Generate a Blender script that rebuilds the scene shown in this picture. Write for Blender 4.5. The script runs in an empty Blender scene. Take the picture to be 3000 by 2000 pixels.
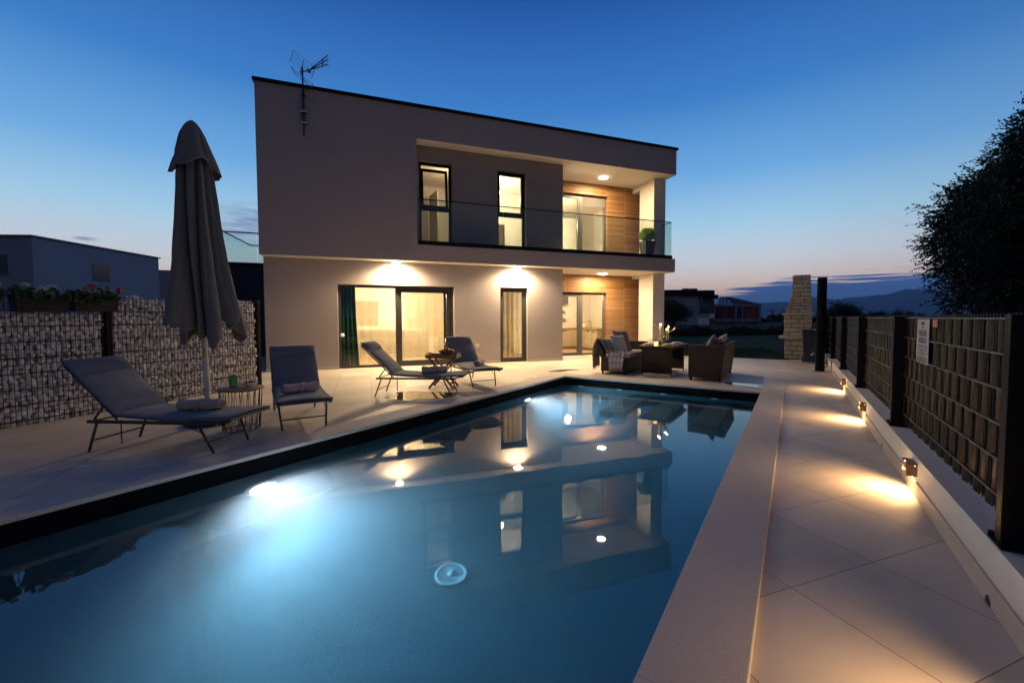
import bpy, math, random
import numpy as np
from mathutils import Matrix, Vector
PI=math.pi; R=math.radians
random.seed(7); RNG=np.random.default_rng(7)
S=bpy.context.scene; COL=S.collection

# ------------------------------------------------------------------ camera
CAMH=1.35; YAW=20.1335; POOL=52.987
cd=bpy.data.cameras.new('camera'); cam=bpy.data.objects.new('camera',cd); COL.objects.link(cam)
cam.location=(0,0,CAMH)
cam.rotation_euler=(Matrix.Rotation(R(-YAW),3,'Z')@Matrix.Rotation(PI/2-.0442,3,'X')@Matrix.Rotation(-.0019,3,'Z')).to_euler()
cd.sensor_width=36; cd.lens=36*1236.6/3000; cd.shift_x=-25.3/3000; cd.shift_y=-13.5/3000
cd.clip_start=.05; cd.clip_end=20000
S.camera=cam
S.view_settings.view_transform='Standard'; S.view_settings.look='None'; S.view_settings.exposure=0; S.view_settings.gamma=1
S.cycles.use_denoising=True
S.cycles.max_bounces=12; S.cycles.transparent_max_bounces=24; S.cycles.diffuse_bounces=4; S.cycles.glossy_bounces=4
S.cycles.transmission_bounces=8; S.cycles.volume_bounces=1; S.cycles.caustics_reflective=False; S.cycles.caustics_refractive=True
S.cycles.sample_clamp_indirect=25.0; S.cycles.blur_glossy=0.5

# ------------------------------------------------------------------ node helpers
def srgb(r,g,b):
    f=lambda c:(c/255/12.92) if c/255<=.04045 else ((c/255+.055)/1.055)**2.4
    return (f(r),f(g),f(b),1)
class NT:
    def __init__(s,t): s.t=t; t.nodes.clear()
    def n(s,k,**kw):
        n=s.t.nodes.new(k)
        for a,b in kw.items():
            if a[0]=='i' and a[1:].isdigit(): n.inputs[int(a[1:])].default_value=b
            else: setattr(n,a,b)
        return n
    def l(s,a,b): s.t.links.new(a,b)
    def m(s,op,a,b=None,c=None,clamp=False):
        n=s.t.nodes.new('ShaderNodeMath'); n.operation=op; n.use_clamp=clamp
        for i,x in enumerate((a,b,c)):
            if x is None: continue
            if isinstance(x,(int,float)): n.inputs[i].default_value=x
            else: s.l(x,n.inputs[i])
        return n.outputs[0]
    def mix(s,f,a,b,mode='MIX'):
        n=s.t.nodes.new('ShaderNodeMixRGB'); n.blend_type=mode
        for i,x in enumerate((f,a,b)):
            if isinstance(x,(int,float)): n.inputs[i].default_value=x
            elif isinstance(x,tuple): n.inputs[i].default_value=x
            else: s.l(x,n.inputs[i])
        return n.outputs[0]
    def noise(s,vec,scale,detail=3,rough=.55):
        n=s.n('ShaderNodeTexNoise'); n.inputs['Scale'].default_value=scale; n.inputs['Detail'].default_value=detail; n.inputs['Roughness'].default_value=rough
        if vec is not None: s.l(vec,n.inputs['Vector'])
        return n.outputs['Fac']
    def ramp(s,f,stops):
        n=s.n('ShaderNodeValToRGB'); e=n.color_ramp.elements
        while len(e)<len(stops): e.new(.5)
        for el,(p,c) in zip(e,stops): el.position=p; el.color=c
        s.l(f,n.inputs[0]); return n.outputs[0]

# ------------------------------------------------------------------ world: dusk sky
W=bpy.data.worlds.new('World'); S.world=W; W.use_nodes=True
t=NT(W.node_tree); geo=t.n('ShaderNodeTexCoord'); sep=t.n('ShaderNodeSeparateXYZ'); t.l(geo.outputs['Generated'],sep.inputs[0])
X_,Y_,Z_=sep.outputs
el=t.m('MULTIPLY',t.m('ARCSINE',Z_),180/PI); az=t.m('MULTIPLY',t.m('ARCTAN2',X_,Y_),180/PI)
sky=t.n('ShaderNodeTexSky'); sky.sky_type='NISHITA'; sky.sun_disc=False; sky.sun_elevation=R(-2.5); sky.sun_rotation=R(5)
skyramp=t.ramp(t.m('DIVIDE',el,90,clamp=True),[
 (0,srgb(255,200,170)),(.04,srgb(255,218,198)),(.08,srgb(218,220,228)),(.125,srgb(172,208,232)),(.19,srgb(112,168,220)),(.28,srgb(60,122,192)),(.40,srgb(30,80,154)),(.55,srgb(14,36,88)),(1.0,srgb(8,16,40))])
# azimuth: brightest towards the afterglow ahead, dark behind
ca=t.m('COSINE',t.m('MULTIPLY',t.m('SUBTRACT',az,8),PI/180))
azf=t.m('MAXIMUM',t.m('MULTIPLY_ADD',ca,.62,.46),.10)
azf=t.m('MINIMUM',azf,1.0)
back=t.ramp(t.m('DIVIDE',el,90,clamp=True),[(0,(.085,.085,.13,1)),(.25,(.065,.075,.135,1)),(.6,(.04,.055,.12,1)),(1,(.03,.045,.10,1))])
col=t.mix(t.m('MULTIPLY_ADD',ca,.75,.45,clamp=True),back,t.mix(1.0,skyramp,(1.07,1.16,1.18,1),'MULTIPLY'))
# clouds
cv=t.n('ShaderNodeCombineXYZ'); t.l(t.m('MULTIPLY',az,.12),cv.inputs[0]); t.l(t.m('MULTIPLY',el,.9),cv.inputs[1])
n1=t.noise(cv.outputs[0],1.3,6,.6)
cv2=t.n('ShaderNodeCombineXYZ'); t.l(t.m('MULTIPLY',az,.08),cv2.inputs[0]); t.l(t.m('MULTIPLY',el,3.4),cv2.inputs[1]); cv2.inputs[2].default_value=3.3
n2=t.noise(cv2.outputs[0],1.2,5,.6)
# bank on the right: fades in from azimuth 40 to 52
band=t.m('MULTIPLY',t.m('SUBTRACT',az,39.5),1/12,clamp=True)
top=t.m('MULTIPLY_ADD',band,3.0,1.5)
hh=t.m('ADD',t.m('SUBTRACT',top,el),t.m('MULTIPLY',t.m('SUBTRACT',n2,.5),4.6))
mask=t.m('MULTIPLY',t.m('MULTIPLY',hh,2.2,clamp=True),t.m('MULTIPLY',t.m('SUBTRACT',az,39.5),1/3,clamp=True))
col=t.mix(mask,col,t.mix(t.m('MULTIPLY',el,.2,clamp=True),srgb(58,98,164),srgb(72,110,172)))
# thin wisps on the left
def wisp(col,a0,wa,e0,we,thr,c):
    g=t.m('SUBTRACT',1,t.m('ADD',t.m('POWER',t.m('MULTIPLY',t.m('SUBTRACT',az,a0),1/wa),2),t.m('POWER',t.m('MULTIPLY',t.m('SUBTRACT',el,e0),1/we),2)),clamp=True)
    mk=t.m('MULTIPLY',t.m('MULTIPLY',t.m('SUBTRACT',n1,thr),5,clamp=True),g)
    return t.mix(mk,col,c)
col=wisp(col,-11.5,6,10.6,2.6,.36,srgb(128,148,190))
col=wisp(col,-25.4,1.1,7.5,.22,.3,srgb(160,165,195))
col=t.mix(.04,col,sky.outputs[0],'ADD')
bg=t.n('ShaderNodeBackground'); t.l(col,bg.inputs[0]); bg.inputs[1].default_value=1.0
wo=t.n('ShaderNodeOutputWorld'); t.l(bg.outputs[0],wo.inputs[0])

# ------------------------------------------------------------------ materials
MATS={}
def mat(name,fn):
    if name in MATS: return MATS[name]
    m=bpy.data.materials.new(name); m.use_nodes=True; t=NT(m.node_tree)
    out=t.n('ShaderNodeOutputMaterial'); fn(t,out); MATS[name]=m; return m
def pbsdf(t,out,col,rough=.6,metal=0,spec=.5,bump=None,bstr=.2,bdist=.01,**kw):
    p=t.n('ShaderNodeBsdfPrincipled')
    if isinstance(col,tuple): p.inputs['Base Color'].default_value=col
    else: t.l(col,p.inputs['Base Color'])
    if isinstance(rough,(int,float)): p.inputs['Roughness'].default_value=rough
    else: t.l(rough,p.inputs['Roughness'])
    p.inputs['Metallic'].default_value=metal; p.inputs['Specular IOR Level'].default_value=spec
    for k,v in kw.items(): p.inputs[k.replace('_',' ')].default_value=v
    if bump is not None:
        b=t.n('ShaderNodeBump'); b.inputs['Strength'].default_value=bstr; b.inputs['Distance'].default_value=bdist
        t.l(bump,b.inputs['Height']); t.l(b.outputs[0],p.inputs['Normal'])
    t.l(p.outputs[0],out.inputs[0]); return p
def obj_(t): return t.n('ShaderNodeTexCoord').outputs['Object']
def simple(name,c,rough=.5,metal=0,ns=30,var=.12,bstr=.08,**kw):
    def f(t,o):
        v=obj_(t); n=t.noise(v,ns,4); n3=t.noise(v,ns*.12,3)
        nn=t.m('ADD',t.m('MULTIPLY',n,.5),t.m('MULTIPLY',n3,.5))
        col=t.mix(nn,tuple([x*(1-var) for x in c[:3]]+[1]),tuple([min(1,x*(1+var)) for x in c[:3]]+[1]))
        pbsdf(t,o,col,t.m('MULTIPLY_ADD',nn,.15,rough-.07),metal,bump=n,bstr=bstr,bdist=.004,**kw)
    return mat(name,f)
def emit(name,c,s):
    def f(t,o):
        e=t.n('ShaderNodeEmission'); e.inputs[0].default_value=c; e.inputs[1].default_value=s; t.l(e.outputs[0],o.inputs[0])
    return mat(name,f)
def glass(name,tint=(1,1,1,1),refl=1.0,rough=0.0):
    def f(t,o):
        tr=t.n('ShaderNodeBsdfTransparent'); tr.inputs[0].default_value=tint
        g=t.n('ShaderNodeBsdfGlossy'); g.inputs['Roughness'].default_value=rough
        lw=t.n('ShaderNodeLayerWeight'); lw.inputs[0].default_value=.5
        mx=t.n('ShaderNodeMixShader'); t.l(t.m('MULTIPLY',t.m('MULTIPLY_ADD',t.m('POWER',lw.outputs['Facing'],5),.93,.045),refl,clamp=True),mx.inputs[0]); t.l(tr.outputs[0],mx.inputs[1]); t.l(g.outputs[0],mx.inputs[2]); t.l(mx.outputs[0],o.inputs[0])
    return mat(name,f)
def f_stucco(c,big=.08):
    def f(t,o):
        v=obj_(t); n=t.noise(v,170,3,.6); b=t.noise(v,.7,4,.6)
        cc=t.mix(b,tuple([x*(1-big) for x in c]+[1]),tuple([min(1,x*(1+big)) for x in c]+[1]))
        cc=t.mix(t.m('MULTIPLY',t.m('SUBTRACT',n,.35),.5,clamp=True),cc,tuple([x*.75 for x in c]+[1]))
        pbsdf(t,o,cc,.9,spec=.2,bump=n,bstr=.55,bdist=.006)
    return f
M={}
M['stucco']=mat('facade_render',f_stucco((.385,.345,.345),.12))
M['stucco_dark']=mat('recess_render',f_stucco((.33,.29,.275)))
M['white']=mat('white_render',f_stucco((.72,.68,.62),.03))
M['room']=simple('room_paint',(.78,.71,.58),.8,ns=8,var=.03,bstr=.02)
M['roomwhite']=simple('room_paint_pale',(.82,.78,.70),.8,ns=8,var=.03,bstr=.02)
M['navy']=mat('anthracite_render',f_stucco((.045,.05,.065)))
M['greyhouse']=mat('grey_render',f_stucco((.33,.35,.40)))
M['black']=simple('black_metal',(.009,.009,.010),.45,ns=60,var=.2,spec=.10)
M['anthr']=simple('anthracite_frame',(.035,.034,.035),.38,ns=40,var=.15)
M['greyframe']=simple('grey_frame',(.10,.095,.095),.4,ns=40,var=.15)
M['steel']=simple('brushed_steel',(.55,.55,.55),.3,1.0,ns=80,var=.1)
M['alu']=simple('white_pole',(.62,.6,.58),.4,ns=40,var=.08)
M['plastic_white']=simple('white_plastic',(.75,.72,.66),.4,ns=40,var=.04)
M['skirt']=simple('tile_skirting',(.46,.42,.38),.6,ns=12,var=.12)
M['rubber']=simple('black_rubber',(.012,.012,.012),.8)
M['ceramic']=simple('white_ceramic',(.78,.76,.72),.25,ns=10,var=.03)
def f_tile(t,o):
    v=obj_(t); mp=t.n('ShaderNodeMapping'); t.l(v,mp.inputs[0]); mp.inputs['Location'].default_value=(-.08,-1.50,0)
    br=t.n('ShaderNodeTexBrick'); br.offset=0; br.offset_frequency=1; t.l(mp.outputs[0],br.inputs['Vector'])
    for k,val in {'Scale':1,'Mortar Size':.0030,'Mortar Smooth':.1,'Bias':0,'Brick Width':.648,'Row Height':.648}.items(): br.inputs[k].default_value=val
    br.inputs['Color1'].default_value=(.57,.50,.415,1); br.inputs['Color2'].default_value=(.69,.62,.53,1); br.inputs['Mortar'].default_value=(.24,.21,.18,1)
    mp2=t.n('ShaderNodeMapping'); t.l(v,mp2.inputs[0]); mp2.inputs['Scale'].default_value=(.7,3.5,1)
    n=t.noise(mp2.outputs[0],2.2,7,.62); n2=t.noise(v,55,4,.6); n3=t.noise(v,.9,4)
    c=t.mix(t.m('MULTIPLY',t.m('SUBTRACT',n,.3),1.2,clamp=True),br.outputs[0],t.mix(1.0,br.outputs[0],(.80,.79,.78,1),'MULTIPLY'))
    c=t.mix(t.m('MULTIPLY',t.m('SUBTRACT',n3,.45),2.2,clamp=True),c,t.mix(1.0,c,(.78,.74,.71,1),'MULTIPLY'))
    h=t.m('ADD',t.m('MULTIPLY',t.m('SUBTRACT',1,br.outputs['Fac']),1.0),t.m('MULTIPLY',n2,.25))
    pbsdf(t,o,c,t.m('MULTIPLY_ADD',n,.25,.42),spec=.4,bump=h,bstr=.35,bdist=.004)
M['tile']=mat('terrace_tile',f_tile)
def f_coping(t,o):
    v=obj_(t); n=t.noise(v,130,3,.7); b=t.noise(v,1.6,5,.6)
    sp=t.n('ShaderNodeSeparateXYZ'); t.l(v,sp.inputs[0])
    ja=t.m('ABSOLUTE',t.m('SUBTRACT',t.m('FRACT',t.m('DIVIDE',sp.outputs[1],1.02)),.5)); jm=t.m('LESS_THAN',ja,.0016)
    c=t.mix(b,(.48,.44,.42,1),(.58,.54,.50,1))
    c=t.mix(t.m('MULTIPLY',t.m('SUBTRACT',n,.5),2.2,clamp=True),c,(.27,.24,.23,1))
    st=t.noise(v,9,6,.75); c=t.mix(t.m('MULTIPLY',t.m('SUBTRACT',st,.66),9,clamp=True),c,(.22,.17,.13,1))
    c=t.mix(t.m('MULTIPLY',jm,.55),c,(.16,.14,.13,1))
    pbsdf(t,o,c,.75,spec=.3,bump=n,bstr=.5,bdist=.006)
M['coping']=mat('bush_hammered_stone',f_coping)
def f_pooltile(t,o):
    v=obj_(t); br=t.n('ShaderNodeTexBrick'); br.offset=0; t.l(v,br.inputs['Vector'])
    mp=t.n('ShaderNodeMapping'); t.l(v,mp.inputs[0]); mp.inputs['Scale'].default_value=(1,1,1); mp.inputs['Rotation'].default_value=(0,0,R(0)); t.l(mp.outputs[0],br.inputs['Vector'])
    for k,val in {'Scale':1,'Mortar Size':.002,'Bias':0,'Brick Width':1.3,'Row Height':.65}.items(): br.inputs[k].default_value=val
    br.inputs['Color1'].default_value=(.060,.098,.112,1); br.inputs['Color2'].default_value=(.072,.112,.126,1); br.inputs['Mortar'].default_value=(.03,.05,.06,1)
    n=t.noise(v,4.5,8,.68); n2=t.noise(v,60,4,.6)
    c=t.mix(t.m('MULTIPLY',t.m('SUBTRACT',n,.3),1.5,clamp=True),t.mix(1.0,br.outputs[0],(.78,.8,.82,1),'MULTIPLY'),t.mix(1.0,br.outputs[0],(1.25,1.25,1.22,1),'MULTIPLY'))
    pbsdf(t,o,c,.55,spec=.4,bump=t.m('ADD',n,t.m('MULTIPLY',n2,.3)),bstr=.6,bdist=.02)
M['pooltile']=mat('slate_pool_tile',f_pooltile)
M['band']=simple('dark_slate_band',(.005,.006,.007),.75,ns=9,var=.35,bstr=.2,spec=.04)
def f_water(t,o):
    v=obj_(t); n=t.noise(v,1.3,2,.5); n2=t.noise(v,6,2,.5)
    b=t.n('ShaderNodeBump'); b.inputs['Strength'].default_value=.10; b.inputs['Distance'].default_value=.012
    t.l(t.m('ADD',n,t.m('MULTIPLY',n2,.12)),b.inputs['Height'])
    g=t.n('ShaderNodeBsdfGlass'); g.inputs['IOR'].default_value=1.333; g.inputs['Roughness'].default_value=.012; g.inputs[0].default_value=(1,1,1,1); t.l(b.outputs[0],g.inputs['Normal'])
    t.l(g.outputs[0],o.inputs['Surface'])
    sc=t.n('ShaderNodeVolumeScatter'); sc.inputs[0].default_value=(.86,.92,1,1); sc.inputs['Density'].default_value=.25; sc.inputs['Anisotropy'].default_value=.66
    ab=t.n('ShaderNodeVolumeAbsorption'); ab.inputs[0].default_value=(.14,.69,.90,1); ab.inputs['Density'].default_value=.58
    ad=t.n('ShaderNodeAddShader'); t.l(sc.outputs[0],ad.inputs[0]); t.l(ab.outputs[0],ad.inputs[1]); t.l(ad.outputs[0],o.inputs['Volume'])
M['water']=mat('pool_water',f_water)
def f_clad(t,o):
    v=obj_(t); sp=t.n('ShaderNodeSeparateXYZ'); t.l(v,sp.inputs[0]); x,y,z=sp.outputs
    zz=t.m('DIVIDE',z,.027); row=t.m('FLOOR',zz); fr=t.m('FRACT',zz)
    cb=t.n('ShaderNodeCombineXYZ'); t.l(row,cb.inputs[0]); t.l(t.m('FLOOR',t.m('DIVIDE',t.m('SUBTRACT',x,8.27),.80)),cb.inputs[1])
    wn=t.n('ShaderNodeTexWhiteNoise'); t.l(cb.outputs[0],wn.inputs['Vector'])
    mp=t.n('ShaderNodeMapping'); t.l(v,mp.inputs[0]); mp.inputs['Scale'].default_value=(1.2,1,26)
    g=t.noise(mp.outputs[0],3,6,.65)
    f=t.m('ADD',t.m('MULTIPLY',wn.outputs['Value'],.55),t.m('MULTIPLY',g,.45))
    c=t.ramp(f,[(.15,(.19,.088,.032,1)),(.5,(.31,.155,.058,1)),(.85,(.44,.25,.105,1))])
    gap=t.m('LESS_THAN',fr,.22); c=t.mix(t.m('MULTIPLY',gap,.6),c,(.06,.026,.010,1))
    sx=t.m('ABSOLUTE',t.m('SUBTRACT',t.m('FRACT',t.m('DIVIDE',t.m('SUBTRACT',x,7.87),.80)),.5)); c=t.mix(t.m('LESS_THAN',sx,.0045),c,(.5,.38,.24,1))
    pbsdf(t,o,c,.5,bump=t.m('SUBTRACT',1,gap),bstr=.8,bdist=.006)
M['clad']=mat('slatted_wood_tile',f_clad)
def f_wicker(t,o):
    v=obj_(t); sp=t.n('ShaderNodeSeparateXYZ'); t.l(v,sp.inputs[0]); x,y,z=sp.outputs; k=2*PI/.030
    u=t.m('ADD',x,y)
    a=t.m('SINE',t.m('MULTIPLY',u,k)); b=t.m('SINE',t.m('MULTIPLY',z,k*1.2)); w=t.m('MULTIPLY',a,b)
    h=t.m('ADD',t.m('MULTIPLY',w,.5),t.m('MULTIPLY',t.m('ABSOLUTE',b),.5))
    n=t.noise(v,40,3)
    c=t.mix(t.m('MULTIPLY_ADD',h,.5,.5,clamp=True),(.012,.006,.003,1),(.072,.040,.022,1)); c=t.mix(t.m('MULTIPLY',n,.5),c,(.07,.045,.03,1))
    pbsdf(t,o,c,.5,spec=.2,bump=h,bstr=.9,bdist=.008)
M['wicker']=mat('brown_wicker',f_wicker)
def f_fabric(c,c2,sc=260,fold=.3):
    def f(t,o):
        v=obj_(t); n=t.noise(v,sc,2,.7); b=t.noise(v,5,4)
        cc=t.mix(n,tuple(c)+(1,),tuple(c2)+(1,)); cc=t.mix(t.m('MULTIPLY',b,.35),cc,tuple([x*.7 for x in c])+(1,))
        pbsdf(t,o,cc,.95,spec=.1,bump=t.m('ADD',t.m('MULTIPLY',n,.25),b),bstr=fold,bdist=.012,Sheen_Weight=.2)
    return f
M['cushion']=mat('grey_blue_fabric',f_fabric((.13,.145,.18),(.21,.225,.26)))
M['piping']=simple('dark_piping',(.04,.045,.06),.8)
M['towel']=mat('taupe_terry',f_fabric((.40,.32,.30),(.52,.43,.40),420,.5))
M['umbrella']=mat('taupe_canvas',f_fabric((.185,.16,.135),(.255,.225,.19),300,.6))
M['hem']=simple('canvas_hem',(.36,.33,.29),.9)
M['beige']=mat('beige_cushion',f_fabric((.36,.30,.26),(.46,.39,.34)))
M['mauve']=mat('mauve_pillow',f_fabric((.16,.12,.12),(.24,.18,.18)))
M['pale']=mat('pale_pillow',f_fabric((.38,.38,.40),(.55,.54,.54),30))
M['taupe']=mat('taupe_pillow',f_fabric((.22,.19,.15),(.30,.26,.20)))
M['rosep']=mat('rose_pillow',f_fabric((.30,.21,.20),(.42,.32,.30)))
M['green']=mat('green_velvet',f_fabric((.008,.055,.03),(.018,.09,.05),40))
M['sofain']=mat('grey_indoor_sofa',f_fabric((.16,.15,.14),(.24,.22,.2)))
def f_throw(t,o):
    v=t.n('ShaderNodeTexCoord').outputs['UV']; sp=t.n('ShaderNodeSeparateXYZ'); t.l(v,sp.inputs[0]); x,y,z=sp.outputs
    def st(s,k,w): return t.m('LESS_THAN',t.m('FRACT',t.m('MULTIPLY',s,k)),w)
    a=t.m('MULTIPLY',t.m('ADD',st(x,4,.25),st(x,12,.12)),.5,clamp=True); b=t.m('MULTIPLY',t.m('ADD',st(y,5,.22),st(y,15,.14)),.5,clamp=True)
    f=t.m('MAXIMUM',a,b); n=t.noise(v,90,2)
    c=t.mix(t.m('MULTIPLY_ADD',n,.3,t.m('MULTIPLY',f,.85),clamp=True),(.62,.55,.50,1),(.045,.055,.085,1))
    pbsdf(t,o,c,.95,spec=.1,bump=n,bstr=.3,bdist=.004)
M['throw']=mat('plaid_throw',f_throw)
def f_stone(t,o):
    v=obj_(t); n=t.noise(v,7,4,.6); n2=t.noise(v,45,4,.6)
    g=t.n('ShaderNodeNewGeometry').outputs['Random Per Island']
    c=t.mix(g,(.68,.65,.62,1),(.90,.88,.86,1)); c=t.mix(t.m('MULTIPLY',t.m('SUBTRACT',n,.45),1.8,clamp=True),c,(.68,.60,.54,1))
    pbsdf(t,o,c,.6,bump=n2,bstr=.3,bdist=.006)
M['stone']=mat('white_marble_rubble',f_stone)
def f_block(t,o):
    v=obj_(t); n=t.noise(v,26,6,.7); n2=t.noise(v,5,4)
    g=t.n('ShaderNodeNewGeometry').outputs['Random Per Island']
    c=t.mix(g,(.36,.33,.29,1),(.50,.47,.42,1)); c=t.mix(t.m('MULTIPLY',n2,.6),c,(.30,.26,.20,1))
    pbsdf(t,o,c,.9,spec=.2,bump=n,bstr=1,bdist=.03)
M['block']=mat('split_stone_block',f_block)
M['corestone']=simple('stone_core',(.48,.45,.42),.95,ns=30,var=.3)
M['mortar']=simple('dark_mortar',(.03,.026,.022),.95,ns=30,var=.2)
M['slab']=simple('pale_stone_slab',(.42,.37,.29),.8,ns=20,var=.12,bstr=.2)
def f_strip(t,o):
    v=obj_(t); sp=t.n('ShaderNodeSeparateXYZ'); t.l(v,sp.inputs[0]); z=sp.outputs[2]
    w=t.m('SINE',t.m('MULTIPLY',z,2*PI/.0075)); n=t.noise(v,9,3)
    c=t.mix(n,(.010,.006,.004,1),(.018,.011,.007,1)); c=t.mix(t.m('MULTIPLY_ADD',w,.3,.3,clamp=True),c,(.005,.004,.004,1))
    pbsdf(t,o,c,.26,spec=.06,bump=w,bstr=.4,bdist=.0015)
M['strip']=mat('ribbed_privacy_strip',f_strip)
def f_wood(c1,c2,sx=2,sy=25):
    def f(t,o):
        v=obj_(t); mp=t.n('ShaderNodeMapping'); t.l(v,mp.inputs[0]); mp.inputs['Scale'].default_value=(sx,sy,sy)
        n=t.noise(mp.outputs[0],2.5,6,.6); c=t.mix(n,c1+(1,),c2+(1,)); pbsdf(t,o,c,.55,bump=n,bstr=.15,bdist=.003)
    return f
M['acacia']=mat('acacia_wood',f_wood((.16,.075,.03),(.36,.19,.085)))
M['bowlwood']=mat('dark_bowl_wood',f_wood((.09,.035,.014),(.20,.085,.03)))
M['oak']=mat('oak_board',f_wood((.26,.15,.07),(.42,.27,.14)))
M['beigecab']=simple('beige_cabinet',(.50,.40,.26),.5,ns=6,var=.04)
M['darkcab']=simple('dark_cabinet',(.07,.06,.055),.5)
M['glass']=glass('window_glass',(.93,.95,.93,1),1.2)
M['railglass']=glass('railing_glass',(.88,.94,.92,1),1.2)
M['clearglass']=glass('clear_glass',(.95,.97,.96,1),1.6)
M['greenglass']=glass('green_glass',(.55,.82,.70,1),1.5)
M['edge']=simple('glass_edge',(.25,.45,.38),.2,ns=10)
def f_sheer(t,o):
    v=t.n('ShaderNodeTexCoord').outputs['Object']; sp=t.n('ShaderNodeSeparateXYZ'); t.l(v,sp.inputs[0]); x,y,z=sp.outputs
    k=.105; rx=t.m('SUBTRACT',t.m('FRACT',t.m('ADD',t.m('DIVIDE',x,k),t.m('MULTIPLY',t.m('FLOOR',t.m('DIVIDE',z,k*.5)),.5))),.5); rz=t.m('SUBTRACT',t.m('FRACT',t.m('DIVIDE',z,k*.5)),.5)
    d=t.m('ADD',t.m('POWER',rx,2),t.m('POWER',t.m('MULTIPLY',rz,.5),2)); dot=t.m('LESS_THAN',d,.0075)
    tr=t.n('ShaderNodeBsdfTransparent'); tr.inputs[0].default_value=(.97,.94,.88,1)
    tl=t.n('ShaderNodeBsdfTranslucent'); tl.inputs[0].default_value=(.85,.72,.50,1); df=t.n('ShaderNodeBsdfDiffuse'); df.inputs[0].default_value=(.8,.7,.52,1)
    a=t.n('ShaderNodeMixShader'); a.inputs[0].default_value=.35; t.l(tl.outputs[0],a.inputs[1]); t.l(df.outputs[0],a.inputs[2])
    b=t.n('ShaderNodeMixShader'); t.l(t.m('MULTIPLY_ADD',dot,.22,.45),b.inputs[0]); t.l(tr.outputs[0],b.inputs[1]); t.l(a.outputs[0],b.inputs[2]); t.l(b.outputs[0],o.inputs[0])
M['sheer']=mat('dotted_sheer',f_sheer)
def f_grass(t,o):
    v=obj_(t); n=t.noise(v,1.2,6,.7); n2=t.noise(v,40,3,.7); c=t.mix(n,(.012,.03,.008,1),(.03,.07,.018,1)); c=t.mix(n2,c,(.018,.045,.012,1))
    pbsdf(t,o,c,.9,spec=.1,bump=n2,bstr=1,bdist=.03)
M['grass']=mat('dark_lawn',f_grass)
M['earth']=simple('dark_field',(.03,.032,.02),.95,ns=2,var=.4,bstr=.4)
M['gravel']=simple('grey_gravel',(.28,.26,.24),.9,ns=45,var=.5,bstr=.9)
def f_leaf(c1,c2,tr=.25):
    def f(t,o):
        g=t.n('ShaderNodeNewGeometry').outputs['Random Per Island']; c=t.mix(g,c1+(1,),c2+(1,))
        d=t.n('ShaderNodeBsdfPrincipled'); t.l(c,d.inputs['Base Color']); d.inputs['Roughness'].default_value=.5
        l=t.n('ShaderNodeBsdfTranslucent'); t.l(c,l.inputs[0]); m=t.n('ShaderNodeMixShader'); m.inputs[0].default_value=tr; t.l(d.outputs[0],m.inputs[1]); t.l(l.outputs[0],m.inputs[2]); t.l(m.outputs[0],o.inputs[0])
    return f
M['leaf']=mat('tree_leaf',f_leaf((.012,.026,.008),(.03,.055,.016)))
M['darkleaf']=mat('far_leaf',f_leaf((.010,.02,.008),(.022,.038,.014),.15))
M['gerleaf']=mat('geranium_leaf',f_leaf((.03,.07,.015),(.07,.14,.03)))
M['boxleaf']=mat('boxwood_leaf',f_leaf((.14,.26,.03),(.34,.50,.07),.35))
M['stemleaf']=mat('green_stem',f_leaf((.06,.16,.03),(.12,.28,.06)))
M['bark']=simple('bark',(.05,.038,.028),.95,ns=14,var=.4,bstr=.8)
M['pink']=mat('pink_petal',f_leaf((.55,.06,.10),(.85,.22,.28),.4))
M['whitep']=mat('white_petal',f_leaf((.72,.62,.58),(.85,.78,.72),.4))
M['rock']=simple('mountain_scrub',(.06,.065,.06),.95,ns=.002,var=.4,bstr=0)
M['redbrick']=simple('red_hollow_brick',(.30,.075,.045),.9,ns=6,var=.25,bstr=.2)
M['concrete']=simple('grey_concrete',(.25,.25,.26),.9,ns=3,var=.2)
M['orange']=simple('orange_peel',(.7,.26,.03),.5); M['lime']=simple('yellow_fruit',(.6,.42,.04),.5); M['darkfruit']=simple('dark_fruit',(.04,.01,.02),.4)
M['wax']=simple('cream_wax',(.80,.62,.36),.5,ns=8,var=.05)
M['wine']=glass('white_wine',(.85,.78,.45,1),1.2)
M['signw']=simple('sign_white',(.40,.39,.38),.5,ns=5,var=.04); M['signr']=simple('sign_red',(.62,.07,.045),.5,ns=5,var=.05); M['ink']=simple('sign_ink',(.03,.03,.03),.6)
WARM=(1,.72,.40,1); WARMW=(1,.83,.58,1)

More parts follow.
